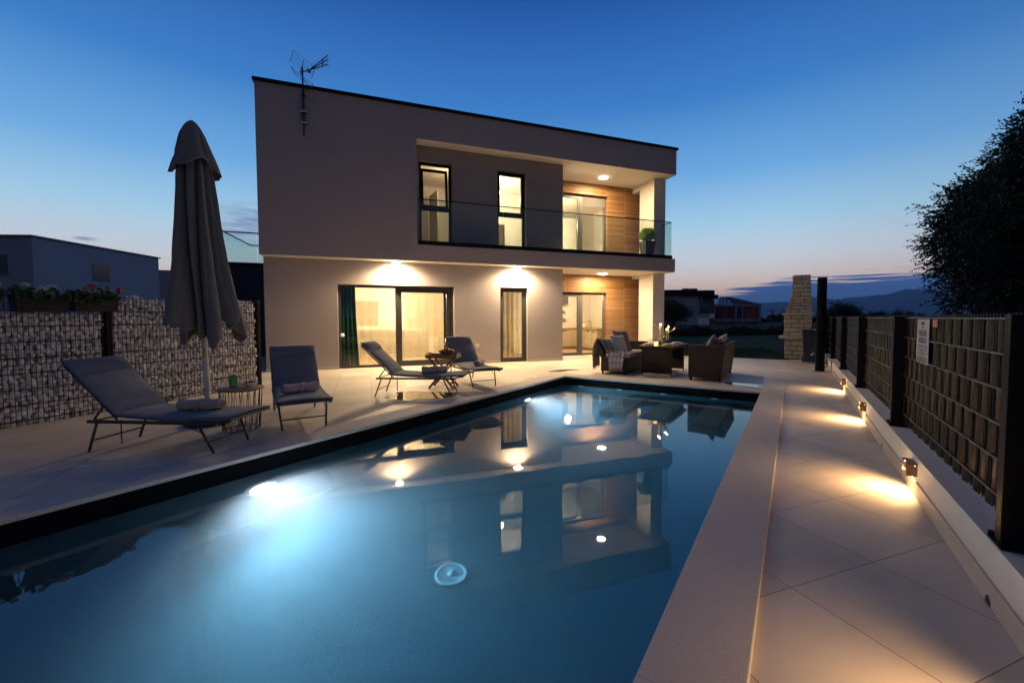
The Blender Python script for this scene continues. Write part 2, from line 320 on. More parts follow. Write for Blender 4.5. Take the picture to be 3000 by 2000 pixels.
# ------------------------------------------------------------------ mesh helpers
I4=Matrix.Identity(4)
def T(x,y,z): return Matrix.Translation((x,y,z))
def RZ(a): return Matrix.Rotation(a,4,'Z')
def RX(a): return Matrix.Rotation(a,4,'X')
def RY(a): return Matrix.Rotation(a,4,'Y')
PF=RZ(R(-POOL))           # pool frame: local x = b (right), y = a (along)
def PW(a,b,z=0): v=PF@Vector((b,a,z)); return (v.x,v.y,v.z)
class MB:
    def __init__(s,M_=None): s.v=[]; s.f=[]; s.s=[]; s.M=M_ or I4; s.uv=None
    def add(s,vs,fs,smooth=False,M_=None):
        k=len(s.v); A=s.M@M_ if M_ is not None else s.M
        s.v+= [tuple(A@Vector(p)) for p in vs]; s.f+=[tuple(i+k for i in f) for f in fs]; s.s+=[smooth]*len(fs); return s
    def box(s,x0,x1,y0,y1,z0,z1,M_=None):
        vs=[(x,y,z) for x in (x0,x1) for y in (y0,y1) for z in (z0,z1)]
        return s.add(vs,[(0,1,3,2),(4,6,7,5),(0,4,5,1),(2,3,7,6),(0,2,6,4),(1,5,7,3)],False,M_)
    def quad(s,a,b,c,d): return s.add([a,b,c,d],[(0,1,2,3)])
    def cyl(s,p0,p1,r0,r1=None,n=12,cap=True,smooth=True):
        r1=r0 if r1 is None else r1; p0=Vector(p0); p1=Vector(p1); d=(p1-p0); L=d.length
        if L<1e-6: return s
        q=d.to_track_quat('Z','Y').to_matrix()
        vs=[];
        for p,r in ((p0,r0),(p1,r1)):
            for i in range(n): a=2*PI*i/n; vs.append(tuple(p+q@Vector((r*math.cos(a),r*math.sin(a),0))))
        fs=[(i,(i+1)%n,n+(i+1)%n,n+i) for i in range(n)]
        s.add(vs,fs,smooth)
        if cap: s.add(vs,[tuple(range(n))[::-1],tuple(range(n,2*n))],False)
        return s
    def tube(s,pts,r,n=8,closed=False,rad=None):
        pts=[Vector(p) for p in pts]; N=len(pts); vs=[]; up=Vector((0,0,1)); prev=None
        for i,p in enumerate(pts):
            a=pts[(i-1)%N] if (i>0 or closed) else p; b=pts[(i+1)%N] if (i<N-1 or closed) else p
            d=(b-a).normalized()
            if prev is None: x=d.orthogonal().normalized()
            else: x=(prev-d*prev.dot(d)); x=x.normalized() if x.length>1e-5 else d.orthogonal().normalized()
            prev=x; y=d.cross(x); rr=rad[i] if rad else r
            vs+=[tuple(p+x*rr*math.cos(2*PI*j/n)+y*rr*math.sin(2*PI*j/n)) for j in range(n)]
        fs=[]; M_=N if closed else N-1
        for i in range(M_):
            for j in range(n):
                a=i*n+j; b=i*n+(j+1)%n; c=((i+1)%N)*n+(j+1)%n; d=((i+1)%N)*n+j; fs.append((a,b,c,d))
        if not closed: fs+=[tuple(range(n))[::-1],tuple(range((N-1)*n,N*n))]
        return s.add(vs,fs,True)
    def lathe(s,prof,n=24,c=(0,0,0),smooth=True,cap=True):
        vs=[(c[0]+r*math.cos(2*PI*i/n),c[1]+r*math.sin(2*PI*i/n),c[2]+z) for r,z in prof for i in range(n)]
        fs=[(k*n+i,k*n+(i+1)%n,(k+1)*n+(i+1)%n,(k+1)*n+i) for k in range(len(prof)-1) for i in range(n)]
        if cap: fs+=[tuple(range(n))[::-1],tuple(range((len(prof)-1)*n,len(prof)*n))]
        return s.add(vs,fs,smooth)
    def grid(s,fn,nu,nv,closed_u=False,smooth=True):
        vs=[fn(i/(nu if closed_u else nu-1),j/(nv-1)) for j in range(nv) for i in range(nu)]
        fs=[]
        for j in range(nv-1):
            for i in range(nu if closed_u else nu-1):
                fs.append((j*nu+i,j*nu+(i+1)%nu,(j+1)*nu+(i+1)%nu,(j+1)*nu+i))
        return s.add(vs,fs,smooth)
    def build(s,name,m,parent=None,bevel=0,solid=0,sub=0,weld=False):
        me=bpy.data.meshes.new(name); me.from_pydata(s.v,[],s.f); me.polygons.foreach_set('use_smooth',s.s)
        if s.uv is not None:
            uvl=me.uv_layers.new(name='UVMap'); idx=np.empty(len(me.loops),int); me.loops.foreach_get('vertex_index',idx); uvl.data.foreach_set('uv',np.array(s.uv,float)[idx].ravel())
        me.materials.append(m if not isinstance(m,str) else M[m]); me.update()
        o=bpy.data.objects.new(name,me); COL.objects.link(o)
        if parent: o.parent=parent
        if sub: x=o.modifiers.new('sub','SUBSURF'); x.levels=x.render_levels=sub
        if solid: x=o.modifiers.new('solid','SOLIDIFY'); x.thickness=solid; x.offset=0
        if bevel: x=o.modifiers.new('bevel','BEVEL'); x.width=bevel; x.segments=2; x.limit_method='ANGLE'; x.harden_normals=False
        return o
def npmesh(name,V,F,m,parent=None,smooth=False):
    me=bpy.data.meshes.new(name); V=np.asarray(V,np.float32); F=np.asarray(F,np.int32); k=F.shape[1]
    me.vertices.add(len(V)); me.vertices.foreach_set('co',V.ravel()); me.loops.add(F.size); me.loops.foreach_set('vertex_index',F.ravel())
    me.polygons.add(len(F)); me.polygons.foreach_set('loop_start',np.arange(0,F.size,k,dtype=np.int32)); me.polygons.foreach_set('loop_total',np.full(len(F),k,np.int32))
    if smooth: me.polygons.foreach_set('use_smooth',np.ones(len(F),bool))
    me.update(calc_edges=True); me.materials.append(M[m]); o=bpy.data.objects.new(name,me); COL.objects.link(o)
    if parent: o.parent=parent
    return o
def tag(o,label=None,cat=None,group=None,kind=None):
    if label: o['label']=label
    if cat: o['category']=cat
    if group: o['group']=group
    if kind: o['kind']=kind
    return o
def thing(name,label,cat,loc=(0,0,0),rz=0,group=None):
    o=bpy.data.objects.new(name,None); COL.objects.link(o); o.location=loc; o.rotation_euler=(0,0,rz); o.empty_display_size=.1
    return tag(o,label,cat,group)
def struct(o,kind='structure'): o['kind']=kind; return o
def copy_tree(o,parent=None):
    c=o.copy(); COL.objects.link(c)
    if parent: c.parent=parent
    for ch in o.children: copy_tree(ch,c)
    return c
def at(o,loc,rz=0,label=None):
    o.location=loc; o.rotation_euler=(0,0,rz)
    if label: o['label']=label
    return o
def light(name,kind,loc,power,color,parent=None,size=.1,rot=None,**kw):
    l=bpy.data.lights.new(name,kind); l.energy=power; l.color=color[:3]
    if kind=='AREA': l.size=size
    else: l.shadow_soft_size=size
    for k,v in kw.items(): setattr(l,k,v)
    o=bpy.data.objects.new(name,l); COL.objects.link(o); o.location=loc
    if rot is not None: o.rotation_euler=rot
    if parent: o.parent=parent
    return o
def aim(d): return Vector(d).to_track_quat('-Z','Y').to_euler()

# ------------------------------------------------------------------ setting: ground, terrace, lawn, mountains
PA0,PA1,PB0,PB1=-1.6,8.80,-4.46,-.46       # pool water rectangle in pool frame
def ring(mb,z,r0,r1):   # quads between inner rect r0 and outer rect r1 (b0,b1,a0,a1)
    i=[(r0[0],r0[2],z),(r0[1],r0[2],z),(r0[1],r0[3],z),(r0[0],r0[3],z)]; o=[(r1[0],r1[2],z),(r1[1],r1[2],z),(r1[1],r1[3],z),(r1[0],r1[3],z)]
    for k in range(4): mb.quad(o[k],o[(k+1)%4],i[(k+1)%4],i[k])
mb=MB(PF); ring(mb,-.09,(PB0-.3,PB1+.3,PA0-.3,PA1+.3),(-9000,9000,-9000,9000)); struct(mb.build('ground','earth'))
mb=MB(PF)
mb.quad((-14,-9,0),(-4.87,-9,0),(-4.87,16.4,0),(-14,16.4,0))
mb.quad((-4.87,9.22,0),(-.11,9.22,0),(-.11,15.9,0),(-4.87,15.9,0))
mb.quad((-4.87,-9,0),(-.11,-9,0),(-.11,PA0-.4,0),(-4.87,PA0-.4,0))
mb.quad((-.11,11,0),(.9,11,0),(.9,16.5,0),(-.11,16.2,0))
mb.v=[(x,y,z) for x,y,z in mb.v]
mb.quad((-4.87,15.9,0),(-.11,15.9,0),(-.11,16.2,0),(-4.87,15.9,0)) if 0 else None
me=mb; o=struct(me.build('terrace','tile'))
mb=MB(PF)
mb.quad((-.11,-9,-.03),(.9,-9,-.03),(.9,9.0,-.03),(-.11,9.0,-.03)); mb.quad((-.11,9.0,-.03),(.9,9.0,-.03),(.9,11,0),(-.11,11,0))
struct(mb.build('walkway','tile'))
mb=MB(); mb.quad((9.95,11.2,-.035),(90,-20,-.035),(130,60,-.035),(9.95,120,-.035)); struct(mb.build('lawn','grass'))
mb=MB(); mb.quad((-5.2,9.8,.006),(-2.42,9.95,.006),(-2.42,17.3,.006),(-9,17.3,.006)); struct(mb.build('gravel_bed','gravel'))
# blades of grass at the lawn edge nearest the terrace
n=9000; V=np.zeros((n*3,3)); F=np.arange(n*3).reshape(-1,3)
tt=RNG.random(n); dd=RNG.random(n)**1.6*6+.05
p0=np.array([10.3,12.3]);p1=np.array([13.4,9.75]); e=(p1-p0)/np.linalg.norm(p1-p0); nn=np.array([-e[1],e[0]])
base=p0+(p1-p0)*tt[:,None]+nn*(-dd[:,None] if nn.sum()<0 else dd[:,None]); ang=RNG.random(n)*6.28; h=.05+.06*RNG.random(n)
V[0::3,:2]=base-np.stack([np.cos(ang),np.sin(ang)],1)*.005; V[1::3,:2]=base+np.stack([np.cos(ang),np.sin(ang)],1)*.005
V[2::3,:2]=base+RNG.normal(0,.02,(n,2)); V[:,2]=-.035; V[2::3,2]+=h
tag(npmesh('grass_blades',V,F,'leaf'),kind='stuff')
# mountains
def ridge(name,dist,hts,seed,depth):
    rg=np.random.default_rng(seed); A=np.linspace(-60,110,240); 
    base=np.interp(A,[h[0] for h in hts],[h[1] for h in hts]); nz=np.zeros_like(A)
    for k,a in ((6,.12),(14,.07),(31,.045),(60,.03)): nz+=a*np.sin(A*k/20+rg.random()*6)*base
    top=np.tan(np.radians(base+nz))*dist
    V=[];F=[]
    for i,(a,h) in enumerate(zip(A,top)):
        for rr,hh in ((dist-depth*.6,-5),(dist-depth*.3,h*.45),(dist,h+CAMH),(dist+depth,-5)):
            V.append((rr*math.sin(R(a)),rr*math.cos(R(a)),hh))
    for i in range(len(A)-1):
        for k in range(3): F.append((i*4+k,i*4+k+1,i*4+4+k+1,i*4+4+k))
    return struct(npmesh(name,V,F,'rock',smooth=True))
ridge('mountains',7000,[(-60,.6),(30,.9),(42,1.15),(46,1.5),(52,1.9),(55,2.35),(60,2.5),(66,2.3),(80,1.9),(110,1.5)],3,1500)

# ------------------------------------------------------------------ swimming pool
pool=thing('swimming_pool','rectangular in-ground pool lined with dark slate tiles and edged in pale rough stone','swimming pool',(0,0,0),R(-POOL))
ZW=-.19; ZF=-1.40
mb=MB(); a0,a1,b0,b1=PA0,PA1,PB0,PB1
mb.quad((b0,a0,ZF),(b1,a0,ZF),(b1,a1,ZF),(b0,a1,ZF))
for (x0,y0,x1,y1) in ((b0,a0,b0,a1),(b0,a1,b1,a1),(b1,a1,b1,a0),(b1,a0,b0,a0)): mb.quad((x0,y0,ZF),(x1,y1,ZF),(x1,y1,ZW-.02),(x0,y0,ZW-.02))
mb.build('basin','pooltile',pool)
mb=MB()
for (x0,y0,x1,y1) in ((b0,a0,b0,a1),(b0,a1,b1,a1),(b1,a1,b1,a0),(b1,a0,b0,a0)): mb.quad((x0,y0,ZW-.02),(x1,y1,ZW-.02),(x1,y1,-.02),(x0,y0,-.02))
mb.build('waterline_band','band',pool)
mb=MB(); zt=.004
mb.box(b0-.41,b0+.012,a0-.4,a1+.42,-.035,zt); mb.box(b1-.012,b1+.35,a0-.4,a1+.42,-.035,zt); mb.box(b0+.012,b1-.012,a1-.012,a1+.42,-.035,zt); mb.box(b1-.012,b1+.35,a1+.2,a1+.42,-.035,zt-.001) if 0 else None
mb.box(b0+.012,b1-.012,a0-.4,a0+.012,-.035,zt)
mb.build('coping','coping',pool,bevel=.006)
for bb in (-2.64,-1.90,-1.12): 
    m2=MB(); m2.box(bb-.20,bb+.20,6.95,8.80,-.98,-.60); m2.build('submerged_lounger','pooltile',pool,bevel=.01)
m2=MB(); m2.box(b0,b1,8.30,8.80,ZF,-1.0); m2.build('step','pooltile',pool,bevel=.01)
for bb in (-4.05,-3.13,-2.2,-1.24):
    m2=MB(T(bb,PA1-.001,-.275)@RX(PI/2)); m2.lathe([(0,.0),(.062,.0),(.066,.008),(.045,.014),(.022,.016)],20); j=m2.build('water_inlet','ceramic',pool)
    m2=MB(T(bb,PA1-.001,-.275)@RX(PI/2)); m2.cyl((0,0,.0165),(0,0,.018),.016); m2.build('nozzle','anthr',j)
m2=MB(T(-2.37,2.59,ZF)); m2.lathe([(.14,0),(.14,.02),(.13,.030),(.108,.025),(.106,.02)],40)
for i in range(36): a=2*PI*i/36; m2.cyl((.035*math.cos(a),.035*math.sin(a),.024),(.105*math.cos(a),.105*math.sin(a),.022),.003,n=5)
m2.lathe([(0,.02),(.035,.02),(.035,.030),(0,.032)],20); m2.lathe([(.0,.004),(.128,.004)],30,cap=False); m2.build('floor_drain','ceramic',pool)
m2=MB(T(-.62+.003,6.0,-.3));
# water body
mb=MB(); mb.box(b0-.008,b1+.008,a0-.008,a1+.008,ZF-.01,ZW); o=struct(mb.build('water','water')); o.rotation_euler=(0,0,R(-POOL))
M['poolglow']=emit('pool_lamp_lens',(.86,.95,1,1),7)
for aa in (2.08,7.12):
    m2=MB(T(b0+.004,aa,-.62)@RY(PI/2)); m2.lathe([(.0,0),(.15,.0),(.15,.02),(.115,.03)],28); L_=m2.build('pool_lamp','plastic_white',pool)
    m2=MB(T(b0+.004,aa,-.62)@RY(PI/2)); m2.lathe([(0,.036),(.112,.032)],28,cap=False); m2.add([( .112*math.cos(2*PI*i/28),.112*math.sin(2*PI*i/28),.0321) for i in range(28)],[tuple(range(28))]); m2.build('lens','poolglow',L_)
    light('pool_beam','SPOT',(b0+.06,aa,-.62),640,(.98,.96,1),L_,.12,aim((1,.22,-.10)),spot_size=R(160),spot_blend=.7)

# ------------------------------------------------------------------ villa
Y1,Y0,Y2=11.76,12.20,13.54; XL,XR=-2.38,9.91; ZS,ZT,ZC,ZR=2.905,3.345,6.155,6.97; FT=3.45
villa=thing('villa','two-storey flat-roofed villa with pale render, recessed glass balcony and wood-clad corner, windows lit','house',(0,0,0))
def openwall(mb,x0,x1,z0,z1,y0,y1,holes):
    # wall from x0..x1 z0..z1 with rectangular holes (hx0,hx1,hz0,hz1), holes sorted, no overlap in x
    x=x0
    for h in sorted(holes):
        if h[0]>x: mb.box(x,h[0],y0,y1,z0,z1)
        if h[2]>z0: mb.box(h[0],h[1],y0,y1,z0,h[2])
        if h[3]<z1: mb.box(h[0],h[1],y0,y1,h[3],z1)
        x=h[1]
    if x<x1: mb.box(x,x1,y0,y1,z0,z1)
W1=(-.69,2.42,.0,2.26); W2=(3.82,4.71,.0,2.28); U1=(1.46,2.39,FT+.02,5.75); U2=(3.75,4.66,FT+.02,5.75); D1=(6.30,8.35,.0,2.27); D2=(6.30,8.35,FT+.02,5.76)
mb=MB(); openwall(mb,XL,5.9,0,ZS,Y0,Y0+.35,[W1,W2]); mb.build('ground_floor_wall','stucco',villa)
mb=MB(); mb.box(5.55,5.9,Y0+.35,Y2,0,ZS); mb.build('return_wall','stucco',villa)
mb=MB(); mb.box(XL,XL+.3,Y0+.35,20.5,0,ZS); mb.box(XL+.3,XR-.3,20.2,20.5,0,ZS) ; mb.box(XR-.3,XR-.006,Y2+.3,20.5,0,ZS); mb.build('side_wall','stucco',villa)
mb=MB(); openwall(mb,5.9,XR-.006,.0,ZS,Y2,Y2+.3,[D1]); openwall(mb,5.9,XR-.006,FT,ZC,Y2,Y2+.3,[D2]); mb.build('wood_cladding','clad',villa)
mb=MB(); mb.box(9.42,9.90,12.28,13.09,0,ZS); mb.box(9.423,9.90,13.09,Y2,2.80,ZS); mb.build('column','white',villa)
mb=MB(); mb.box(9.42,9.90,12.28,13.09,ZT+.002,ZC); mb.box(9.423,9.90,13.09,Y2,5.96,ZC); mb.build('column','white',villa)
mb=MB(); mb.box(XL,1.35,Y1,20.5,ZS,ZR); mb.box(1.35,XR,Y1,Y2+.3,ZS,ZT); 
mb.box(1.35,XR,Y1,20.5,ZC,ZR); mb.build('upper_box_wall','stucco',villa)
# soffits are the undersides in lighter paint, 3 mm proud
mb=MB(); mb.box(XL+.01,XR-.01,Y1+.01,Y0-.002,ZS-.004,ZS); mb.box(5.903,XR-.01,Y0-.002,Y2-.002,ZS-.004,ZS); mb.box(1.36,XR-.01,Y1+.01,Y0-.002,ZC-.004,ZC); mb.box(5.903,XR-.01,Y0-.002,Y2-.002,ZC-.004,ZC); mb.build('soffit','white',villa)
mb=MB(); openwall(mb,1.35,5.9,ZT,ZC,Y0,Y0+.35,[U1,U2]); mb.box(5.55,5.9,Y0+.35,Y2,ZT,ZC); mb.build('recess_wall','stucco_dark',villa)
mb=MB(); mb.box(1.353,9.725,Y1+.09,Y2,ZT,FT); mb.build('balcony_floor','skirt',villa)
mb=MB(); mb.box(XL-.04,XR+.05,Y1-.05,20.6,ZR,ZR+.075); mb.build('roof_flashing','black',villa,bevel=.008)
for q0,q1 in ((XL-.012,W1[0]),(W1[1],W2[0]),(W2[1],5.912)): mb=MB(); mb.box(q0,q1,Y0-.014,Y0,0,.075); mb.build('skirting','skirt',villa,bevel=.003)
# balcony rail
mb=MB(); mb.box(1.36,9.80,Y1+.004,Y1+.08,ZT+.002,FT+.012); mb.box(9.73,9.80,Y1+.08,12.278,ZT+.002,FT+.012); mb.build('balcony_channel','black',villa,bevel=.004)
seam=[1.37,2.58,3.80,5.01,6.22,7.41,8.61,9.775]
for s0,s1 in zip(seam,seam[1:]):
    mb=MB(); mb.box(s0+.006,s1-.006,Y1+.034,Y1+.048,FT,4.565); g=mb.build('balcony_glass_panel','railglass',villa)
    mb=MB(); mb.box(s1-.004,s1+.0,Y1+.036,Y1+.046,FT,4.56); mb.build('seam','edge',g)
mb=MB(); mb.box(9.76,9.774,Y1+.055,12.27,FT,4.565); mb.build('balcony_glass_panel','railglass',villa)
mb=MB(); mb.box(1.37,9.782,Y1+.028,Y1+.054,4.565,4.587); mb.box(9.754,9.780,Y1+.054,12.275,4.565,4.587); mb.build('balcony_handrail','black',villa)

def window(name,rect,y,mframe,panes,parent=villa,fw=.07,sill=None):
    x0,x1,z0,z1=rect; mb=MB(); yy0,yy1=y,y+.09; e=.002
    mb.box(x0+e,x0+fw,yy0,yy1,z0+e,z1-e); mb.box(x1-fw,x1-e,yy0,yy1,z0+e,z1-e); mb.box(x0+fw,x1-fw,yy0,yy1,z1-fw,z1-e); mb.box(x0+fw,x1-fw,yy0,yy1,z0+e,z0+fw)
    f=mb.build(name,mframe,parent,bevel=.004)
    for (px0,px1,pz0,pz1,sash,dy) in panes:
        if sash:
            m=MB(); m.box(px0,px0+sash,yy0+dy,yy1+dy-.02,pz0,pz1); m.box(px1-sash,px1,yy0+dy,yy1+dy-.02,pz0,pz1); m.box(px0+sash,px1-sash,yy0+dy,yy1+dy-.02,pz1-sash,pz1); m.box(px0+sash,px1-sash,yy0+dy,yy1+dy-.02,pz0,pz0+sash); m.build('sash',mframe,f,bevel=.004)
        m=MB(); s_=sash or 0; m.box(px0+s_,px1-s_,yy0+.03+dy,yy0+.04+dy,pz0+s_,pz1-s_); m.build('pane','glass',f)
    return f
f=window('sliding_window',W1,Y0+.13,'anthr',[(-.62,.80,.07,2.19,0,0),(.85,2.33,.05,2.19,.11,.01)])
mb=MB(); mb.box(.79,.88,Y0+.11,Y0+.26,.05,2.20); mb.build('mullion','anthr',f,bevel=.004)
mb=MB(T(-.60,Y0+.125,.90)@RX(PI/2)); mb.lathe([(0,0),(.055,0),(.055,.012),(0,.014)],20); mb.build('pull_handle','plastic_white',f)
mb=MB(); mb.box(W1[0]-.012,W1[0],Y0-.01,Y0+.12,0,W1[3]) if 0 else None
window('narrow_window',W2,Y0+.13,'anthr',[(3.88,4.65,.06,2.22,.07,.01)])
# tilted window
f=window('tall_window',U1,Y0+.13,'black',[(1.53,2.32,FT+.09,4.42,0,0)])
mb=MB(); mb.box(1.53,2.32,Y0+.13,Y0+.22,4.42,4.53); mb.build('transom','black',f)
mb=MB(T(1.925,Y0+.2,4.53)@RX(-R(6.5))); 
for q in ((-.385,-.315,0,1.12),(.315,.385,0,1.12),(-.315,.315,0,.06),(-.315,.315,1.05,1.12)): mb.box(q[0],q[1],0,.05,q[2],q[3])
sa=mb.build('tilted_sash','black',f); mb=MB(T(1.925,Y0+.2,4.53)@RX(-R(6.5))); mb.box(-.315,.315,.02,.03,.06,1.05); mb.build('pane','glass',sa)
f=window('tall_window',U2,Y0+.13,'black',[(3.82,4.59,FT+.09,4.42,0,0),(3.80,4.60,4.50,5.70,.06,.0)])
mb=MB(); mb.box(3.82,4.59,Y0+.131,Y0+.22,4.42,4.50); mb.build('transom','black',f)
f=window('glazed_door',D1,Y2+.14,'greyframe',[(6.37,7.28,.03,2.20,.08,-.03),(7.40,8.28,.07,2.20,0,0)]); mb=MB(); mb.box(7.28,7.40,Y2+.10,Y2+.25,.03,2.20); mb.build('mullion','greyframe',f,bevel=.004)
f=window('glazed_door',D2,Y2+.14,'greyframe',[(6.37,7.26,FT+.05,5.68,.07,-.03),(7.38,8.28,FT+.09,5.68,0,0)]); mb=MB(); mb.box(7.26,7.38,Y2+.10,Y2+.25,FT+.05,5.68); mb.build('mullion','greyframe',f,bevel=.004)
mb=MB()
for i in range(9): z=5.69-.036*(i+1); mb.add([(7.385,Y2+.115,z),(8.30,Y2+.115,z),(8.30,Y2+.10,z+.018),(7.385,Y2+.10,z+.018),(8.30,Y2+.115,z+.036),(7.385,Y2+.115,z+.036)],[(0,1,2,3),(3,2,4,5)])
mb.build('roller_shutter',simple('shutter_grey',(.17,.165,.16),.5),f,solid=.006)
mb=MB(); mb.box(7.385,8.30,Y2+.095,Y2+.115,5.36,5.385); mb.build('shutter_rail','greyframe',f)
mb=MB(T(9.985,12.5,0)); mb.tube([(-.11,.02,6.1),(-.03,.0,6.0),(0,0,5.9),(0,0,3.6)],.035); mb.build('downpipe','black',villa)
mb=MB(); mb.box(3.057,3.157,Y0-.012,Y0,.49,.59); so=mb.build('wall_socket','plastic_white',villa,bevel=.004); mb=MB(); mb.box(3.082,3.132,Y0-.02,Y0-.0125,.515,.565); mb.build('socket_cover','beigecab',so,bevel=.004)

# ------- lamps of the villa
M['lampw']=emit('warm_lamp',WARMW,30)
for (x,y) in ((.81,11.985),(4.31,11.985)):
    mb=MB(T(x,y,ZS-.004)); mb.box(-.10,.10,-.10,.10,-.012,-.0); L_=mb.build('ceiling_lamp','plastic_white',villa); mb=MB(T(x,y,ZS-.004)); mb.box(-.092,.092,-.092,.092,-.05,-.0125); mb.build('diffuser','lampw',L_,bevel=.01)
    light('lamp_light','SPOT',(x,y-.02,ZS-.09),370,WARM,L_,.05,aim((0,0,-1)),spot_size=R(166),spot_blend=.45); light('lamp_light','AREA',(x,y,ZS-.062),60,WARM,L_,.18,aim((0,0,-1)))
for (x,y,z) in ((7.78,12.9,ZS-.004),(7.71,12.78,ZC-.004)):
    mb=MB(T(x,y,z)); mb.lathe([(0,-.012),(.15,-.012),(.15,0)],32); L_=mb.build('ceiling_lamp','plastic_white',villa); mb=MB(T(x,y,z)); mb.lathe([(.145,-.0125),(.14,-.032),(.10,-.045),(0,-.048)],32,cap=False); mb.build('diffuser','lampw',L_)
    light('lamp_light','AREA',(x,y,z-.06),150,WARM,L_,.26,aim((0,0,-1)),shape='DISK')

# ------------------------------------------------------------------ low wall, step lights, privacy fence (pool frame)
BW=.832; ZWL=.26
wall=thing('garden_wall','low white rendered wall running beside the walkway under the dark fence','wall',(0,0,0),R(-POOL))
mb=MB(); mb.box(BW,1.22,-6,12.72,-.03,ZWL); mb.build('wall_body','white',wall,bevel=.004)
mb=MB(); mb.box(BW+.02,1.22,12.74,16.4,0,ZWL-.06); mb.build('wall_body','white',wall,bevel=.004)
mb=MB(); mb.box(BW-.014,BW,-6,12.70,-.03,.085); mb.build('skirting','skirt',wall,bevel=.002)
for aa in (2.88,5.8,9.1):
    mb=MB(T(BW-.0155,aa,-.03)@RY(-PI/2)); mb.add([(0,-.035,0),(0,.035,0)]+[(.045*math.sin(PI*i/10),.035*math.cos(PI*i/10),0) for i in range(11)],[tuple(range(2,13))]); mb.build('drain_hole','rubber',wall)
M['stepglow']=emit('step_lamp_lens',(1,.74,.42,1),60)
for aa in (1.82,4.45,7.18,9.75):
    st=thing('step_light',dict([(9.75,'small bronze wall light on the low white wall closest to the shower'),(7.18,'small bronze wall light on the low white wall, second one from the shower'),(4.45,'small bronze wall light on the low white wall below the pool rules sign'),(1.82,'bronze wall light past the end post of the fence, seen only by its glow')]).get(aa),'wall light',PW(aa,BW,.165),R(-POOL),'step lights along the low white wall')
    mb=MB(); mb.box(-.012,0,-.085,.085,-.05,.05); mb.build('back_plate','bronze' if 'bronze' in M else M.setdefault('bronze',simple('bronze_metal',(.20,.135,.085),.45,.6,ns=30)),st)
    mb=MB(); mb.box(-.065,-.0125,-.085,.085,.034,.05); mb.box(-.065,-.0125,-.085,-.075,-.05,.034); mb.box(-.065,-.0125,.075,.085,-.05,.034); mb.box(-.065,-.052,-.075,.075,.006,.034); mb.build('housing','bronze',st,bevel=.004)
    mb=MB(); mb.box(-.050,-.013,-.074,.074,.022,.0335); mb.build('lens','stepglow',st)
    light('step_beam','AREA',(-.040,0,.012),15,(1,.58,.25),st,.04,aim((-.95,-.12,-.55)),shape='RECTANGLE',size_y=.12,spread=R(150))
fence=thing('privacy_fence','tall black fence of wire mats woven with ribbed strips on the low white wall','fence',(0,0,0),R(-POOL))
posts=[-2.30,.315,2.93,5.64,8.39,11.13,13.88,16.3]
for p in posts:
    mb=MB(); mb.box(.853,.985,p-.035,p+.035,ZWL+.006,1.362); po=mb.build('post','black',fence,bevel=.004)
    mb=MB(); mb.box(.84,1.0,p-.085,p+.085,ZWL+.001,ZWL+.009); mb.build('foot_plate','black',po); [MB().cyl((.848,p+q_,ZWL+.009),(.848,p+q_,ZWL+.035),.012,n=6).build('bolt','black',po) for q_ in (-.06,.06)]
zr=[.30,.40,.59,.778,.966,1.154,1.342]
for p0,p1 in zip(posts,posts[1:]):
    L=p1-p0-.06; V=MB()
    per=.192; nst=int(L/per)+1
    for r_,(za,zb) in enumerate(zip(zr,zr[1:])):
        off=(r_%2)*per*.5
        for k in range(-1,nst+1):
            c=p0+.03+off+per*(k+.35)+random.uniform(-.006,.006); w=.060; lo=max(c-w,p0+.032); hi=min(c+w,p1-.032)
            if hi-lo<.02: continue
            N=8; vs=[]
            bul=.013+random.uniform(-.003,.003)
            for j,zz in enumerate((za+.004,(za+zb)/2,zb-.004)):
                bz=(1,1.25,1)[j]
                for i in range(N+1):
                    u=i/N; yy=lo+(hi-lo)*u; vs.append((.952-bul*math.sin(PI*u),yy,zz))
            fs=[(j*(N+1)+i,j*(N+1)+i+1,(j+1)*(N+1)+i+1,(j+1)*(N+1)+i) for j in range(2) for i in range(N)]
            V.add(vs,fs,True)
    pa=V.build('strip_panel','strip',fence)
    mb=MB()
    k=p0+.05
    while k<p1-.03: mb.cyl((.958,k,.29),(.958,k,1.372),.0028,n=5); k+=.05
    for z in zr[1:]: mb.cyl((.935,p0+.03,z),(.935,p1-.03,z),.0048,n=6); mb.cyl((.968,p0+.03,z),(.968,p1-.03,z),.0048,n=6)
    mb.build('wire_mat','steelwire' if 'steelwire' in M else M.setdefault('steelwire',simple('coated_wire',(.09,.09,.09),.35,.5)),fence)
    mb=MB(); mb.box(.974,.978,p0+.03,p1-.03,.29,1.34); mb.build('backing_strip','black',fence)

def text(s,size,mat_,parent,loc,rot=(PI/2,0,0),name='lettering',align='CENTER',ext=.0006):
    cu=bpy.data.curves.new(name,'FONT'); cu.body=s; cu.size=size; cu.align_x=align; cu.align_y='CENTER'; cu.extrude=ext; cu.materials.append(M[mat_])
    tmp=bpy.data.objects.new(name,cu); COL.objects.link(tmp); bpy.context.view_layer.update(); me=bpy.data.meshes.new_from_object(tmp.evaluated_get(bpy.context.evaluated_depsgraph_get())); bpy.data.objects.remove(tmp); o=bpy.data.objects.new(name,me); COL.objects.link(o); o.parent=parent; o.location=loc; o.rotation_euler=rot; return o
